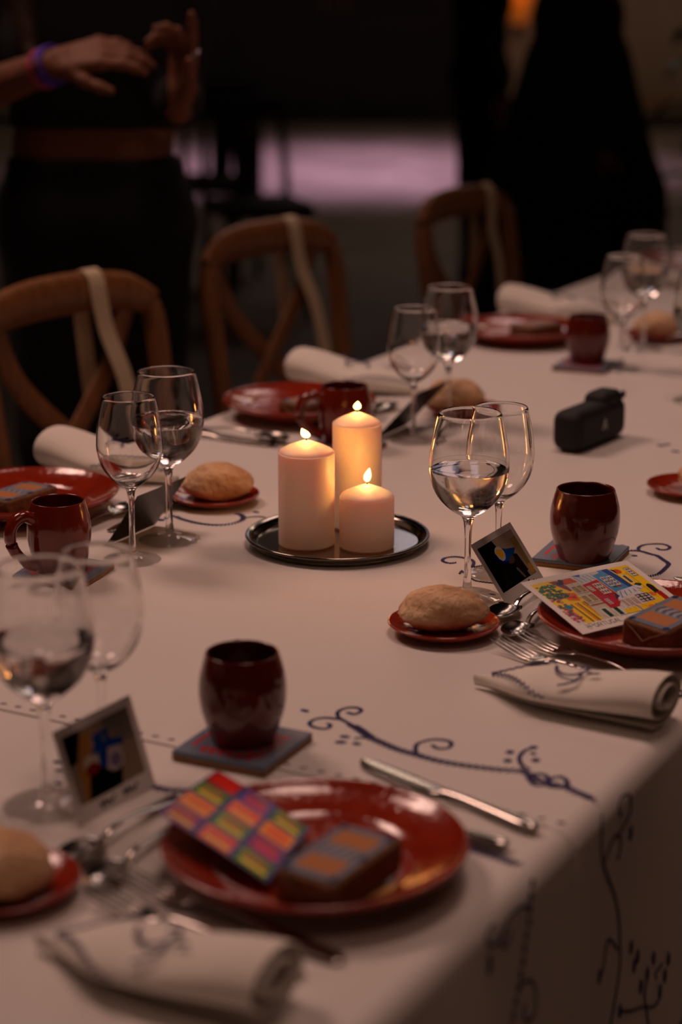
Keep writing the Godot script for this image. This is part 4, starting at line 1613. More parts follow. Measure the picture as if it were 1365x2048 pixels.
func _ready() -> void:
	# ---- camera, light, exposure
	var cam := Camera3D.new()
	cam.name = "camera"
	cam.position = Vector3(1.103, 1.44, 0)
	cam.rotation_degrees = Vector3(-15.4, 28.5, 0)
	cam.fov = rad_to_deg(2.0 * atan(1024.0 / 4000.0))
	cam.near = 0.05
	cam.far = 100.0
	var ca := CameraAttributesPhysical.new()
	ca.frustum_focal_length = 46.875
	ca.frustum_focus_distance = 2.25
	ca.frustum_near = 0.05
	ca.frustum_far = 100.0
	ca.exposure_aperture = 1.9
	cam.attributes = ca
	add_child(cam)
	cam.current = true
	var env := Environment.new()
	env.background_mode = Environment.BG_COLOR
	env.background_color = Color(0, 0, 0)
	env.tonemap_mode = Environment.TONE_MAPPER_LINEAR
	env.tonemap_exposure = 1.0
	env.sdfgi_enabled = true
	env.ssao_enabled = true
	env.ssil_enabled = true
	var we := WorldEnvironment.new()
	we.name = "world"
	we.environment = env
	add_child(we)
	make_materials()
	lamp(Vector3(-3.1, 5.0, -2.6), Vector3(0.0, 0.75, -2.3), Color(1.0, 0.79, 0.72), 7.2, 28.0, "unseen black spotlight hung over the far side of the long table")  # key lamp out of view, placed to light the table from behind
	lamp(Vector3(-1.6, 5.2, -7.6), Vector3(0.1, 0.75, -2.6), Color(0.98, 0.81, 0.77), 1.6, 22.0, "unseen black spotlight hung beyond the far end of the long table")  # out of view, placed for glints on glasses and plates
	lamp(Vector3(0.1, 5.4, -2.6), Vector3(0.1, 0.75, -2.4), Color(1.0, 0.79, 0.72), 4.6, 26.0, "unseen black spotlight hung straight above the long table")  # unseen overhead lamp, brightens napkin tops and bread
	var lp := room(0.3, 5.4, -13.2).origin
	lamp(lp, room(0.2, 0.0, -14.5).origin, Color(0.95, 0.75, 0.92), 66.0, 23.0, "unseen black spotlight washing the open floor near the far wall")  # out of view, placed to make the lilac pool on the floor
	area("unseen_area_light", Transform3D(Basis(Vector3.RIGHT, -PI / 2), Vector3(2.2, 5.6, 0.6)), Vector2(2.4, 2.4), Color(1.0, 0.78, 0.68), 1.7)  # added fill for the camera side of the cloth and cups
	area("unseen_area_light", room(1.6, 5.95, -15.2) * Transform3D(Basis(Vector3.RIGHT, -PI / 2), Vector3.ZERO), Vector2(3.0, 1.2), Color(1.0, 0.86, 0.76), 4.6)  # out of view, placed to brighten the far wall
	area("unseen_area_light", room(0.25, 3.5, -11.92) * Transform3D(Basis(Vector3.UP, PI), Vector3.ZERO), Vector2(0.8, 0.9), Color(0.98, 0.92, 0.95), 0.13)  # unseen source of the bright reflection in the tray

	# ---- the hall
	struct("floor", box(Vector3(16, 0.2, 24)), M.floor, room(-0.5, -0.1, -7.4))
	struct("ceiling", box(Vector3(16, 0.2, 24)), M.ceiling, room(-0.5, 6.1, -7.4))
	struct("wall_back", box(Vector3(16, 6.2, 0.2)), M.wall, room(-0.5, 3.0, -18.7))
	struct("wall_front", box(Vector3(16, 6.2, 0.2)), M.wall, room(-0.5, 3.0, 4.1))
	struct("wall_left", box(Vector3(0.2, 6.2, 24)), M.wall, room(-8.0, 3.0, -7.4))
	struct("wall_right", box(Vector3(0.2, 6.2, 24)), M.wall, room(7.0, 3.0, -7.4))
	struct("baseboard_back", box(Vector3(15.6, 0.1, 0.03)), M.dark_wood, room(-0.5, 0.05, -18.58))
	# a pair of tall dark doors in the far wall
	var dr := struct("door_1", box(Vector3(2.16, 2.9, 0.06)), M.dark_wood, room(-0.06, 1.46, -18.56))
	for i in 2:
		for j in 3:
			var pn := part("door_panel", rbox(Vector3(0.75, 0.75, 0.03), 0.012, 2), M.dark_wood, dr)
			pn.position = Vector3(-0.51 + 1.02 * i, -0.95 + 0.93 * j, 0.035)
	for i in 2:
		var hd := part("door_handle", tube(PackedVector3Array([Vector3(-0.09 + 0.18 * i, -0.5, 0.05), Vector3(-0.09 + 0.18 * i, -0.3, 0.05)]), [0.012], 8, 1.0, Vector3.RIGHT), M.steel, dr)
		hd.position.z = 0.01
	struct("trim_1", box(Vector3(0.16, 3.05, 0.08)), M.dark_wood, room(1.1, 1.53, -18.56))
	struct("trim_2", box(Vector3(0.16, 3.05, 0.08)), M.dark_wood, room(-1.22, 1.53, -18.56))
	# added fill panel at the camera end, unseen panels for far wall and tray
	var cp := thing("unseen_ceiling_panel", "added square fill panel in the ceiling above the near end of the long table", "fill panel", Vector3(2.2, 5.66, 0.6))
	part("frame", box(Vector3(2.5, 0.06, 2.5)), M.black, cp)
	M.dim_panel = plain(Color(0.9, 0.85, 0.8), 0.7)
	M.dim_panel.emission_enabled = true
	M.dim_panel.emission = Color(1.0, 0.78, 0.68)
	M.dim_panel.emission_energy_multiplier = 0.05
	part("lit_panel", box(Vector3(2.4, 0.01, 2.4)).moved(Transform3D(Basis(), Vector3(0, -0.036, 0))), M.dim_panel, cp)
	var c2 := thing("unseen_ceiling_panel", "unseen long panel in the ceiling placed to light the far wall", "fill panel", Vector3.ZERO)  # unseen body of the light on the far wall
	c2.transform = room(1.6, 6.0, -15.2)
	part("frame", box(Vector3(3.1, 0.05, 1.3)), M.black, c2)
	part("lit_panel", box(Vector3(3.0, 0.01, 1.2)).moved(Transform3D(Basis(), Vector3(0, -0.03, 0))), M.dim_panel, c2)
	var sc := thing("unseen_bright_panel", "unseen pale lit panel hung high to show as the bright reflection in the tray", "screen", Vector3.ZERO)  # out of view, placed where the tray mirrors it
	sc.transform = room(0.25, 3.5, -12.0)
	part("frame", box(Vector3(0.92, 1.02, 0.04)), M.black, sc)
	part("lit_face", box(Vector3(0.8, 0.9, 0.01)).moved(Transform3D(Basis(), Vector3(0, 0, 0.026))), M.panel, sc)
	for e in [-1.0, 1.0]:
		part("hanging_cable", tube(PackedVector3Array([Vector3(e * 0.35, 0.5, 0), Vector3(e * 0.35, 2.5, 0)]), [0.006], 6, 1.0, Vector3.RIGHT), M.black, sc)
	var wl := thing("wall_lamp", "amber lit wall lamp on the pale far wall", "wall lamp", Vector3.ZERO)
	wl.transform = room(1.6, 1.1, -18.6)
	part("bracket", rbox(Vector3(0.1, 0.16, 0.05), 0.01, 2).moved(Transform3D(Basis(), Vector3(0, -0.2, 0.025))), M.dark_wood, wl)
	part("lamp_shade", lathe(smooth2([Vector2(0.0, -0.25), Vector2(0.06, -0.24), Vector2(0.1, -0.1), Vector2(0.13, 0.12), Vector2(0.12, 0.22), Vector2(0.0, 0.24)], 3), 24).moved(Transform3D(Basis(), Vector3(0, 0.05, 0.18))), M.amber, wl)
	var al := OmniLight3D.new()
	al.name = "lamp_light"
	al.position = Vector3(0, 0.05, 0.34)
	al.light_color = Color(1.0, 0.55, 0.2)
	al.light_energy = 0.008
	al.light_size = 0.1
	al.omni_range = 20.0
	al.omni_attenuation = 2.0
	al.shadow_enabled = true
	wl.add_child(al, true)

	# ---- the long table and its cloths
	var tb := thing("banquet_table", "long banquet table hidden under the white embroidered cloths", "table", Vector3(0, 0, -3.5))
	part("tabletop", box(Vector3(1.05, 0.03, 6.1)).moved(Transform3D(Basis(), Vector3(0, TOP - 0.019, 0))), M.wood, tb)
	for i in 3:
		for e in [-1.0, 1.0]:
			part("leg", box(Vector3(0.06, 0.71, 0.06)).moved(Transform3D(Basis(), Vector3(e * 0.45, 0.357, -2.8 + 2.8 * i))), M.wood, tb)
	var near := part("tablecloth", cloth_sheet(-0.42, SEAM - 0.003, 0.0), M.cloth, self)
	tag(near, "white tablecloth with blue stitching under the nearest place setting", "tablecloth", "white embroidered tablecloths")
	var far := part("tablecloth_001", cloth_sheet(SEAM, -6.58, 0.0005), M.cloth, self)
	tag(far, "white tablecloth under the candle tray lapping over the nearest cloth at a hemmed seam", "tablecloth", "white embroidered tablecloths")
	embroider(near, far)

	# ---- things on the table
	make_utensils()
	plates_and_bread()
	glasses_and_cups()
	cutlery_and_cards()
	var tray := thing("serving_tray", "round polished steel tray under the three candles", "tray", Vector3(-0.027, TOP + 0.0015, -2.072))
	part("tray_plate", lathe(smooth2([Vector2(0, 0.001), Vector2(0.095, 0.001), Vector2(0.1, 0.002), Vector2(0.104, 0.0075), Vector2(0.1095, 0.0105), Vector2(0.112, 0.0095), Vector2(0.1125, 0.0112), Vector2(0.11, 0.0122), Vector2(0.1035, 0.0095), Vector2(0.099, 0.0042), Vector2(0.095, 0.0032), Vector2(0.05, 0.0032), Vector2(0, 0.0032)], 4), 80), M.tray, tray)
	part("rolled_rim", lathe(smooth2([Vector2(0.1135, 0.0105), Vector2(0.1125, 0.0125), Vector2(0.1105, 0.012), Vector2(0.111, 0.01)], 4, true), 80), M.tray, tray)
	candle(-0.05, -2.036, 0.0342, 0.121, -0.5, 0.011, 1.1, "middle-height white candle, left of the three on the tray")
	candle(0.019, -2.062, 0.0332, 0.069, 0.35, 0.0088, 2.0, "shortest white candle in front of the tallest on the tray")
	candle(-0.034, -2.136, 0.0308, 0.138, 0.1, 0.0095, 1.15, "tallest white candle glowing orange at the back of the tray")
	pouch()
	seats()
	person_front()
	person_dark(room(0.61, 0, -9.0).origin, 0.5 + PI / 2, 0.0, false, "person in dark jacket and trousers, left of the two dark figures beyond the table")
	person_dark(room(0.74, 0, -6.4).origin, 0.5 + 1.3, -0.02, true, "person in long black dress standing behind the third wooden chair")
	background()


func embroider(near: Node3D, far: Node3D) -> void:
	var s := Shape.new()
	# between the two near settings
	stitch(s, flat([2559,-15362, 2600,-15321, 2599,-15248, 2545,-15218, 2457,-15228, 2401,-15276, 2380,-15345, 2395,-15424, 2457,-15483, 2541,-15503, 2621,-15508, 2778,-15433]), 0.0068, 0.003, false, 0.8)
	stitch(s, flat([2588,-15701, 2642,-15688, 2670,-15735, 2666,-15809, 2612,-15855, 2537,-15838, 2491,-15770, 2487,-15678, 2523,-15600, 2582,-15535, 2630,-15513]), 0.0068, 0.003, false, 0.8)
	stitch(s, flat([2778,-15433, 2900,-15358, 3063,-15245]), 0.015, 0.0036, false, 0.9)
	stitch(s, flat([3054,-15240, 3222,-15179, 3403,-15111, 3642,-15070, 3862,-15040, 4078,-15055, 4277,-15087, 4469,-15134, 4612,-15193]), 0.0145, 0.0068, false, 0.95)
	stitch(s, flat([3042,-15218, 2985,-15196, 2933,-15144]), 0.005, 0.0035)
	stitch(s, flat([3655,-15068, 3580,-15140, 3518,-15270, 3518,-15361, 3592,-15480, 3723,-15511, 3789,-15452, 3798,-15355, 3723,-15299, 3646,-15351]), 0.0068, 0.003, false, 0.8)
	stitch(s, flat([4626,-15258, 4572,-15285, 4489,-15394, 4447,-15507, 4439,-15640, 4476,-15740]), 0.0068, 0.003, false, 0.8)
	stitch(s, flat([4612,-15193, 4750,-15100, 4891,-15029, 4992,-15048, 5078,-15040, 5198,-14979, 5321,-14939, 5389,-14870]), 0.0145, 0.0068, false, 0.95)
	stitch(s, flat([4722,-15067, 4807,-14966, 4887,-14973, 4888,-15101, 4821,-15194, 4740,-15188, 4734,-15073, 4722,-15067]), 0.008, 0.0038, false, 0.8)
	stitch(s, flat([4938,-14982, 4898,-15143, 4946,-15225, 5028,-15177, 5083,-15061, 5039,-15001, 4938,-14982]), 0.008, 0.0038, false, 0.8)
	for q in [[2192,-15553,100,48,-0.2], [2843,-15152,95,50,0.3], [2874,-15016,105,60,0.5], [3020,-15054,80,55,0.2], [4333,-15536,75,75,0.0], [4396,-15343,75,75,0.0], [4475,-15740,85,60,0.9], [4532,-15603,60,45,0.0], [4612,-15473,75,75,0.0]]:
		spot_stitch(s, q[0] * 1e-4, q[1] * 1e-4, q[2] * 1.15e-4, q[3] * 1.3e-4, q[4], TOP + 0.0004)
	part("embroidery", s.moved(Transform3D(Basis(), Vector3(0, 0.0004, 0))), M.thread, far, "blue scroll beside the nearest plate").set_meta("kind", "stuff")
	# down the hanging side
	var h := Shape.new()
	stitch(h, hung([7440,-14760, 7343,-14769, 7132,-14802, 6959,-14874, 6775,-15017, 6508,-15243, 6250,-15386, 6009,-15455, 5754,-15497, 5527,-15475, 5314,-15422, 5158,-15379, 4982,-15366, 4600,-15300]), 0.0064, 0.0046, true)
	stitch(h, hung([7251,-15255, 7292,-15208, 7354,-15164, 7430,-15200, 7420,-15319, 7369,-15440, 7204,-15492, 7134,-15383, 7088,-15243, 7089,-15100, 7021,-14993, 6947,-14903]), 0.0045, 0.003, true)
	stitch(h, hung([7088,-15243, 6969,-15312, 6881,-15307, 6831,-15263]), 0.005, 0.0035, true)
	stitch(h, hung([5882,-15424, 6013,-15293, 6087,-15169, 6023,-15118, 5833,-15079, 5805,-14967]), 0.0045, 0.003, true)
	stitch(h, hung([4801,-17481, 4873,-17272, 4909,-17113, 4908,-16872, 4831,-16712, 4771,-16652, 4657,-16600, 4609,-16473, 4506,-16419, 4300,-16350]), 0.0064, 0.0046, true)
	stitch(h, hung([4759,-16755, 4588,-16947, 4417,-17004, 4392,-16904]), 0.004, 0.003, true)
	stitch(h, hung([5284,-16134, 5349,-16126, 5403,-16248]), 0.004, 0.003, true)
	stitch(h, hung([5201,-15554, 5118,-15746, 5089,-15904, 5016,-16101, 5095,-16220]), 0.005, 0.0035, true)
	stitch(h, hung([4833,-16026, 5035,-15988, 5199,-15954, 5374,-15997]), 0.006, 0.0035, true)
	for q in [[6966,-15547], [5776,-15705], [5635,-15828], [5564,-15774], [5387,-15996], [5506,-16092], [5394,-16346], [5251,-16282], [5300,-15896], [5129,-16200], [4491,-16857], [5201,-15554], [5820,-14985]]:
		spot_hung(h, q[0] * 1e-4, q[1] * 1e-4)
	part("embroidery", h.moved(Transform3D(Basis(), Vector3(0.001, 0, 0))), M.thread, far, "blue garland down the hanging side").set_meta("kind", "stuff")
	# by the second near setting
	var b := Shape.new()
	stitch(b, flat([1370,-20640, 1319,-20586, 1242,-20605, 1190,-20663, 1178,-20760, 1227,-20839, 1308,-20872, 1390,-20864, 1473,-20851, 1548,-20772, 1604,-20632, 1617,-20572, 1703,-20685, 1800,-20800]), 0.0068, 0.003, false, 0.8)
	stitch(b, flat([1604,-20265, 1577,-20383, 1637,-20316, 1849,-20121, 1953,-20098, 2060,-20107, 2136,-20101, 2230,-20000]), 0.005, 0.004)
	stitch(b, flat([3400,-20990, 3520,-21130, 3631,-21317, 3649,-21409, 3642,-21597, 3613,-21804, 3497,-21938, 3378,-22060, 3292,-22085, 3156,-22142, 3052,-22130, 2958,-22049, 2944,-21984]), 0.0085, 0.0036, false, 0.9)
	stitch(b, flat([3125,-22140, 3076,-22231, 3059,-22340, 3090,-22447, 3172,-22521, 3274,-22562, 3360,-22518, 3399,-22451, 3387,-22355, 3322,-22320, 3271,-22366]), 0.0068, 0.003, false, 0.8)
	for q in [[2865,-22264,110,55,-0.2], [3141,-21929,80,55,0.4], [2480,-19515,100,60,0.4], [2277,-19695,90,55,0.2], [2300,-19980,80,50,0.6], [1481,-27494,150,100,0], [1544,-27600,120,80,0], [1794,-27238,150,100,0]]:
		spot_stitch(b, q[0] * 1e-4, q[1] * 1e-4, q[2] * 1e-4, q[3] * 1e-4, q[4])
	part("embroidery", b.moved(Transform3D(Basis(), Vector3(0, 0.0004, 0))), M.thread, far, "blue scrolls around the postcard setting").set_meta("kind", "stuff")
	# before the bread on the far side
	var c := Shape.new()
	stitch(c, flat([-2748,-20644, -2717,-20781, -2537,-20711, -2299,-20651, -2101,-20651, -1945,-20717, -1855,-20846, -1831,-21000, -1866,-21123, -1963,-21239, -2067,-21279]), 0.0105, 0.0048, false, 0.95)
	stitch(c, flat([-1866,-21123, -1799,-21231, -1690,-21291, -1537,-21231, -1444,-21139, -1421,-21011]), 0.004, 0.0028)
	spot_stitch(c, -0.1875, -2.1456, 0.011, 0.006)
	spot_stitch(c, -0.1584, -2.1056, 0.01, 0.008)
	spot_stitch(c, -0.276, -2.055, 0.014, 0.01)
	part("embroidery", c.moved(Transform3D(Basis(), Vector3(0, 0.0004, 0))), M.thread, far, "blue scroll in front of the far bread roll").set_meta("kind", "stuff")
	# the nearest cloth
	var d := Shape.new()
	stitch(d, flat([1890,-13356, 2053,-13345, 2216,-13409, 2479,-13560, 2662,-13700, 3100,-13640, 3600,-13560, 4200,-13540, 4737,-13526, 4868,-13520, 5025,-13490, 5146,-13480, 5300,-13440]), 0.0145, 0.0068, false, 0.95)
	for q in [[870,-13402,100,60], [1170,-13014,90,55], [1000,-13250,90,50]]:
		spot_stitch(d, q[0] * 1e-4, q[1] * 1e-4, q[2] * 1e-4, q[3] * 1e-4)
	stitch(d, hung([7560,-13300, 7411,-13271, 7222,-13245, 7128,-13188, 6946,-13144, 6852,-13087, 6753,-13040, 6620,-12975, 6542,-12918, 6472,-12860, 6379,-12794, 6100,-12600], 0.012), 0.011, 0.0105, true)
	stitch(d, hung([7399,-13253, 7438,-13182, 7480,-13055, 7490,-12919, 7460,-12821, 7384,-12742, 7376,-12641, 7400,-12526, 7480,-12441, 7530,-12454, 7560,-12520, 7540,-12600], 0.014), 0.0048, 0.0034, true)
	stitch(d, hung([7404,-12722, 7335,-12716, 7282,-12758, 7289,-12848, 7367,-12911], 0.014), 0.0048, 0.0034, true)
	stitch(d, hung([6776,-13073, 6765,-13186, 6730,-13284, 6645,-13378, 6521,-13412, 6407,-13391, 6379,-13285, 6450,-13174, 6532,-13152, 6537,-13222], 0.012), 0.0048, 0.0034, true)
	spot_hung(d, 0.712, -1.248, 0.019, 0.009)
	part("embroidery", d, M.thread, near, "blue border along the seam and down the side").set_meta("kind", "stuff")
	# hem at the seam: a folded edge and a row of small stitches
	var e := Shape.new()
	var line := PackedVector3Array()
	for i in 40:
		line.append(Vector3(lerpf(-0.52, 0.525, i / 39.0), TOP + 0.001, SEAM))
	for i in 18:
		var y := 0.73 - i * 0.028
		line.append(Vector3(drop_x(y, SEAM) + 0.001, y, SEAM))
	e.add(tube(line, [0.0011], 6, 1.0, Vector3(0, 0.3, 1)))
	part("hem", e, M.cloth, far)
	var f := Shape.new()
	for i in 60:
		var x := -0.5 + i * 0.0175
		spot_stitch(f, x, SEAM - 0.013, 0.0085, 0.0032, 0.3, TOP + 0.0007)
	M.pale_thread = plain(Color(0.5, 0.45, 0.5), 0.8)
	part("hem_stitches", f, M.pale_thread, far).set_meta("kind", "stuff")


func plates_and_bread() -> void:
	dinner_plate(0.4, -1.252, "terracotta plate with a bright multicoloured card, at the nearest place setting")
	dinner_plate(0.437, -1.913, "terracotta plate at right holding the postcard of painted houses")
	dinner_plate(-0.452, -2.007, "terracotta plate at the left edge behind the handled mug")
	dinner_plate(-0.42, -2.669, "terracotta plate behind the candles with a pale glint on its rim")
	dinner_plate(-0.371, -3.429, "terracotta plate far back in front of the third chair")
	dinner_plate(-0.39, -4.4, "terracotta plate farthest back at the right edge behind the pair of glasses")
	for q in [[0.207, -1.108, "terracotta saucer under the bread roll at the bottom left corner"], [0.236, -1.826, "terracotta saucer in front of the sharp water glass, holding a floury roll"], [-0.26, -2.16, "terracotta saucer left of the candle tray, holding a pale roll"], [-0.196, -2.8, "terracotta saucer half hidden behind the sharp wine glass"], [-0.15, -3.56, "terracotta saucer far back at right under a roll"], [0.278, -2.505, "small saucer at the right edge beyond the sharp clay mug"]]:
		saucer(q[0], q[1], q[2])
	bread(0.204, -1.096, TOP + 0.006, 0.5, Vector3(0.1, 0.056, 0.08), 3, "blurred brown bread roll in the bottom left corner")
	bread(0.234, -1.826, TOP + 0.006, 0.5, Vector3(0.094, 0.052, 0.07), 8, "round floury roll in focus in front of the water glass")
	bread(-0.258, -2.165, TOP + 0.006, 0.5, Vector3(0.092, 0.056, 0.07), 12, "pale lumpy roll on the saucer left of the candles")
	bread(-0.21, -2.795, TOP + 0.006, 0.5, Vector3(0.095, 0.06, 0.075), 17, "bread roll peeking out behind the two far glasses")
	bread(-0.15, -3.56, TOP + 0.006, 0.5, Vector3(0.09, 0.055, 0.07), 23, "blurred roll far back at the right edge")
	bread(0.3, -2.515, TOP + 0.006, 0.5, Vector3(0.085, 0.05, 0.07), 29, "roll on the saucer cut off by the right edge")
	gift(0.444, TOP + 0.031, -1.211, 1.48, Vector3(0.0, 0, 0.03), "brown paper gift with grey-blue print on the nearest plate")
	gift(0.468, TOP + 0.03, -1.88, 1.32, Vector3(0.06, 0, 0.05), "brown paper gift lying over the postcard on the right plate")
	gift(-0.425, TOP + 0.0295, -1.955, 1.48, Vector3(-0.02, 0, 0.0), "brown paper gift on the plate at the left edge")
	gift(-0.37, TOP + 0.0285, -2.62, 1.3, Vector3(0.0, 0, 0.0), "brown and blue gift on the plate behind the candles")
	gift(-0.33, TOP + 0.0285, -3.4, 1.3, Vector3(0.0, 0, 0.0), "dim gift on the plate in front of the third chair")


func glasses_and_cups() -> void:
	wine_glass(0.137, -1.259, true, "nearest half-full water glass at the left edge")
	wine_glass(0.129, -1.352, false, "nearest empty wine glass behind the tilted instant photo at left")
	wine_glass(0.205, -1.951, true, "sharp half-full water glass behind the bread roll, right of the candles")
	wine_glass(0.199, -2.048, false, "empty wine glass directly behind the sharp water glass")
	wine_glass(-0.216, -1.986, true, "half-full water glass with orange glints beyond the handled mug")
	wine_glass(-0.208, -1.893, false, "empty wine glass beside the handled mug, in front of a water glass")
	wine_glass(-0.194, -2.735, true, "blurred water glass above the sharp wine glass")
	wine_glass(-0.188, -2.603, false, "blurred empty glass just right of the tallest candle")
	wine_glass(-0.14, -3.45, true, "water glass far back at the right edge")
	wine_glass(-0.11, -3.26, false, "empty glass far back at right beside the distant mug")
	wine_glass(0.094, -3.07, true, "water glass cut off by the right edge above the camera pouch")
	coaster(0.219, -1.442, 0.05, "tile coaster under the near mug, in front of the long blue scroll")
	coaster(0.262, -2.15, 0.1, "tile coaster under the sharp mug beside the instant photo")
	coaster(-0.24, -1.798, 0.08, "tile coaster under the mug with a handle at left")
	coaster(-0.25, -2.5, 0.0, "tile coaster behind the candles")
	coaster(-0.168, -3.24, 0.1, "tile coaster far back at right under the dim mug")
	var c := TOP + 0.0094
	mug(0.217, -1.446, c, 2.2, 0.965, "dark brown mug in front of the blue scroll, nearest the camera")
	mug(0.273, -2.131, c, 2.15, 1.0, "sharp dark brown mug behind the painted postcard")
	mug(-0.24, -1.792, c, 4.25, 0.9, "reddish mug showing its round handle at the left")
	mug(-0.258, -2.518, c, 3.9, 0.98, "mug half hidden behind the tallest candle")
	mug(-0.168, -3.247, c, 2.2, 0.94, "dim mug far back at right in front of the distant napkin")


func cutlery_and_cards() -> void:
	# nearest setting
	spoon(0.225, -1.235, 0.0, 0.9, "blurred spoon below the instant photo at left, farther from the plate")
	spoon(0.262, -1.21, 0.06, 0.8, "blurred small spoon close to the plate with the multicoloured card")
	fork(0.376, -1.115, -PI / 2 - 0.14, 0.95, "blurred fork nearest the camera, under the rolled napkin")
	fork(0.385, -1.149, -PI / 2 - 0.14, 1.0, "blurred larger fork between the nearest plate and napkin")
	knife(0.426, -1.434, -PI / 2 - 0.32, 0.97, "knife with a dark blade tip right of the nearest plate")
	knife(0.412, -1.368, -PI / 2 - 0.06, 0.98, "knife with a shining handle tucked beside the nearest plate")
	# the postcard setting
	spoon(0.272, -1.955, 0.0, 0.9, "large spoon leaning by the instant photo and floury roll")
	spoon(0.306, -1.905, 0.05, 0.85, "small spoon between the roll's saucer and the postcard plate")
	fork(0.408, -1.768, -PI / 2 - 0.35, 0.95, "shorter fork with tines out of the embroidered napkin, left of the pair")
	fork(0.424, -1.8, -PI / 2 - 0.35, 1.02, "longer fork beside the postcard plate, right of the pair")
	knife(0.496, -2.12, -PI / 2, 1.0, "knife at the right edge behind the postcard plate")
	# far settings
	knife(-0.46, -1.8, PI / 2, 1.0, "knife at the left edge below the far left plate")
	spoon(-0.335, -2.01, PI, 0.9, "dark spoon between the handled mug and the leaning photo back")
	spoon(-0.3, -2.06, PI, 0.85, "dim spoon behind the leaning photo back at left")
	knife(-0.45, -2.47, PI / 2, 1.0, "knife beyond the far water glasses, left of the plate behind the candles")
	spoon(-0.425, -2.5, 1.45, 1.0, "glinting spoon at the table edge left of the plate behind the candles")
	spoon(-0.32, -2.72, PI, 0.9, "blurred spoon behind the dark photo back beside the tallest candle")
	# instant photographs leaning on the glass stems
	M.photo_a = printed(photo_print(0), 0.12)
	M.photo_b = printed(photo_print(1), 0.12)
	var th := 0.0006
	sheet("instant_photo", "white-bordered instant photo leaning on the sharp water glass's stem", "photo", [Vector3(0.2135, 0.8155, -1.9395), Vector3(0.2135, 0.8155, -2.0475), Vector3(0.261, 0.752, -2.0445), Vector3(0.261, 0.752, -1.9365)], Vector3(0.261, 0.752, -1.99), th, 0.0004, M.photo_a, M.card_white, "instant photos as place cards")
	sheet("instant_photo", "blurred instant photo with a blue star shape leaning at the near left glass", "photo", [Vector3(0.147, 0.8195, -1.2555), Vector3(0.1525, 0.8195, -1.361), Vector3(0.195, 0.752, -1.336), Vector3(0.189, 0.752, -1.232)], Vector3(0.19, 0.752, -1.29), th, 0.0004, M.photo_b, M.card_white, "instant photos as place cards")
	sheet("instant_photo", "black back of an instant photo leaning behind the two far left glasses", "photo", [Vector3(-0.228, 0.8165, -2.043), Vector3(-0.228, 0.8165, -1.935), Vector3(-0.268, 0.752, -1.922), Vector3(-0.268, 0.752, -2.03)], Vector3(-0.26, 0.752, -1.98), th, -0.0004, M.photo_b, M.card_black, "instant photos as place cards")
	sheet("instant_photo", "dark back of an instant photo right of the tallest candle", "photo", [Vector3(-0.196, 0.8165, -2.745), Vector3(-0.196, 0.8165, -2.637), Vector3(-0.24, 0.752, -2.575), Vector3(-0.24, 0.752, -2.683)], Vector3(-0.23, 0.752, -2.66), th, -0.0004, M.photo_a, M.card_black, "instant photos as place cards")
	# cards on the plates
	M.town = printed(town_print(), 0.3)
	M.letters = printed(letters_print(), 0.3)
	sheet("postcard", "postcard of painted houses with the word PORTUGAL on the right plate", "postcard", [Vector3(0.2945, 0.797, -1.892), Vector3(0.3665, 0.798, -2.0225), Vector3(0.4605, 0.7715, -1.969), Vector3(0.3895, 0.7705, -1.8375)], Vector3(0.37, 0.77, -1.94), 0.0006, 0.001, M.town, M.card_white)
	sheet("postcard", "multicoloured card of bold letter shapes on the nearest plate", "postcard", [Vector3(0.289, 0.8, -1.199), Vector3(0.2665, 0.785, -1.323), Vector3(0.379, 0.773, -1.281), Vector3(0.399, 0.773, -1.181)], Vector3(0.33, 0.77, -1.25), 0.0006, 0.002, M.letters, M.card_white)
	# napkins
	napkin0 = make_napkin("rolled napkin with blue zigzag hem below the postcard plate at right")
	napkin0.position = Vector3(0.335, TOP + 0.004, -1.69)
	napkin0.rotation.y = -0.08
	again(napkin0, "napkin", "blurred rolled napkin at the bottom edge over the nearest forks", Vector3(0.285, TOP + 0.004, -1.046), -0.02)
	again(napkin0, "napkin", "white napkin behind the far left plate, under the first chair", Vector3(-0.35, TOP + 0.0022, -2.21), PI - 0.05).scale = Vector3(1.05, 1.2, 1.25)
	again(napkin0, "napkin", "white napkin behind the candles in front of the second chair", Vector3(-0.31, TOP + 0.0022, -2.89), PI - 0.05).scale = Vector3(1.2, 1.2, 1.3)
	again(napkin0, "napkin", "white napkin right of the plate before the third chair", Vector3(-0.26, TOP + 0.0022, -3.69), PI - 0.05).scale = Vector3(1.3, 1.2, 1.3)
	again(napkin0, "napkin", "white napkin farthest back behind the pair of distant glasses", Vector3(-0.25, TOP + 0.0022, -4.2), PI - 0.05)


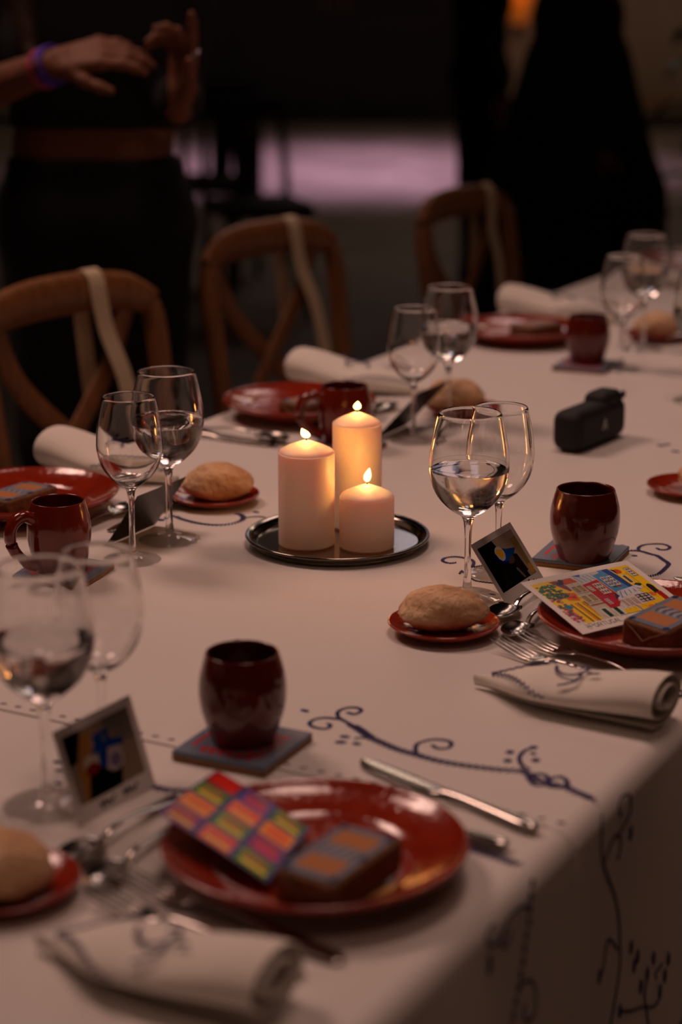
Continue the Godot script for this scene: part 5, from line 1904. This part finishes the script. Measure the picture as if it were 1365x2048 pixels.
func pouch() -> void:
	var t := thing("camera", "small black camera standing alone on the white cloth at right", "camera", Vector3(0.05, TOP + 0.0012, -2.71), -0.1)
	part("body", rbox(Vector3(0.05, 0.06, 0.155), 0.016, 4).moved(Transform3D(Basis(), Vector3(0, 0.031, 0))), M.rubber, t)
	part("viewfinder_hump", rbox(Vector3(0.044, 0.034, 0.06), 0.014, 4).moved(Transform3D(Basis(), Vector3(-0.002, 0.056, -0.046))), M.rubber, t)
	part("shutter_button", lathe(smooth2([Vector2(0, 0.0), Vector2(0.006, 0.0), Vector2(0.006, 0.003), Vector2(0.004, 0.004), Vector2(0, 0.004)], 3), 16).moved(Transform3D(Basis(Vector3.BACK, -PI / 2), Vector3(0.0205, 0.066, -0.062))), M.black, t)
	var s := Shape.new()
	var x := 0.0253
	s.add(tube(PackedVector3Array([Vector3(x, 0.024, 0.006), Vector3(x, 0.04, -0.0005), Vector3(x, 0.024, -0.007)]), [0.0014], 6, 1.0, Vector3.RIGHT))
	s.add(tube(PackedVector3Array([Vector3(x, 0.029, 0.004), Vector3(x, 0.029, -0.005)]), [0.0012], 6, 1.0, Vector3.RIGHT))
	part("mark", s, M.pale, t, "small pale triangular mark")


func seats() -> void:
	chair0 = make_chair("cross-back wooden chair with a cream ribbon at the left edge")
	chair0.position = Vector3(-0.7, 0, -2.73)
	chair0.rotation.y = -0.14
	var c := [[Vector3(-0.775, 0, -3.54), -0.14, "cross-back wooden chair, second from the left behind the candles"], [Vector3(-0.69, 0, -4.33), -0.06, "cross-back wooden chair standing farthest back before the dark figures"]]
	for q in c:
		again(chair0, "crossback_chair", q[2], q[0], q[1])
	ribbon(chair0.position, -0.14, -0.08, -0.045, "cream ribbon hanging over the left chair's top rail")
	ribbon(c[0][0], c[0][1], -0.09, -0.05, "cream ribbon over the second chair's top rail")
	ribbon(c[1][0], c[1][1], -0.13, -0.005, "cream ribbon hanging straight down the farthest chair")


func background() -> void:
	# dark chairs out on the lit floor
	for q in [[-0.35, -8.4, 0.3, "dark chair in silhouette on the lit floor above the second wooden chair"], [-0.6, -9.3, -0.2, "dark chair farther off on the lit floor beside the standing guest"]]:
		var t := thing("dining_chair", q[3], "chair", Vector3.ZERO, 0.0, "dark chairs on the lit floor")
		t.transform = room(q[0], 0, q[1]) * Transform3D(Basis(Vector3.UP, q[2]), Vector3.ZERO)
		part("seat", rbox(Vector3(0.4, 0.06, 0.4), 0.02, 3).moved(Transform3D(Basis(), Vector3(0, 0.45, 0))), M.black, t)
		for e in [-1.0, 1.0]:
			part("back_post", tube(smooth3([Vector3(e * 0.17, 0.0, -0.2), Vector3(e * 0.18, 0.45, -0.18), Vector3(e * 0.17, 0.86, -0.25)], 4), [0.018], 8, 1.0, Vector3.RIGHT), M.black, t)
			part("front_leg", tube(PackedVector3Array([Vector3(e * 0.17, 0, 0.18), Vector3(e * 0.16, 0.43, 0.17)]), [0.017], 8, 1.0, Vector3.RIGHT), M.black, t)
		part("top_rail", rbox(Vector3(0.38, 0.08, 0.03), 0.012, 2).moved(Transform3D(Basis(), Vector3(0, 0.85, -0.25))), M.black, t)
		part("splat", rbox(Vector3(0.1, 0.36, 0.02), 0.008, 2).moved(Transform3D(Basis(Vector3.RIGHT, -0.16), Vector3(0, 0.65, -0.215))), M.black, t)
	# a low bench by the far wall and a plant at the right
	var cb := thing("low_bench", "low brown bench against the pale far wall at right", "bench", Vector3.ZERO)
	cb.transform = room(3.0, 0, -18.1)
	part("seat", rbox(Vector3(1.1, 0.05, 0.34), 0.01, 2).moved(Transform3D(Basis(), Vector3(0, 0.235, 0))), M.wood, cb)
	for e in [-1.0, 1.0]:
		part("leg", box(Vector3(0.06, 0.21, 0.3)).moved(Transform3D(Basis(), Vector3(e * 0.45, 0.105, 0))), M.wood, cb)
	var pl := thing("potted_plant", "tall dark green potted plant at the right edge beyond the table", "plant", Vector3.ZERO)
	pl.transform = room(1.2, 0, -6.6)
	part("pot", lathe(smooth2([Vector2(0, 0), Vector2(0.13, 0), Vector2(0.15, 0.15), Vector2(0.17, 0.3), Vector2(0.155, 0.31), Vector2(0.14, 0.26), Vector2(0, 0.25)], 4), 32), M.terracotta, pl)
	part("stem", tube(smooth3([Vector3(0, 0.25, 0), Vector3(0.02, 0.6, 0.01), Vector3(0.0, 1.0, 0), Vector3(0.02, 1.2, 0)], 5), [0.013, 0.008], 8), M.leaf, pl)
	var rng := RandomNumberGenerator.new()
	rng.seed = 7
	for i in 16:
		var a := i * 2.4
		var y := 0.55 + 0.045 * i
		var leaf := Shape.new()
		var rows := []
		for u in 8:
			var f := u / 7.0
			var w := 0.055 * sin(PI * pow(f, 0.8)) + 0.002
			var cxy := Vector3(0.03 + 0.17 * f, 0.05 * sin(f * 2.6) - 0.04 * f * f, 0)
			rows.append(PackedVector3Array([cxy + Vector3(0, 0.012, -w), cxy + Vector3(0, 0.0, 0), cxy + Vector3(0, 0.012, w), cxy + Vector3(0, -0.002, 0)]))
		leaf.grid(rows, true)
		part("leaf", leaf.moved(Transform3D(Basis(Vector3.UP, a), Vector3(0.01, y, 0))), M.leaf, pl)
	for i in 6:
		var pet := Shape.new()
		var rows := []
		for u in 5:
			var f := u / 4.0
			var w := 0.018 * sin(PI * f) + 0.001
			var q := Vector3(0.01 + 0.045 * f, 0.02 * f, 0)
			rows.append(PackedVector3Array([q + Vector3(0, 0.003, -w), q, q + Vector3(0, 0.003, w), q - Vector3(0, 0.001, 0)]))
		pet.grid(rows, true)
		part("petal", pet.moved(Transform3D(Basis(Vector3.UP, i * TAU / 6), Vector3(0.02, 1.21, 0))), M.petal, pl)
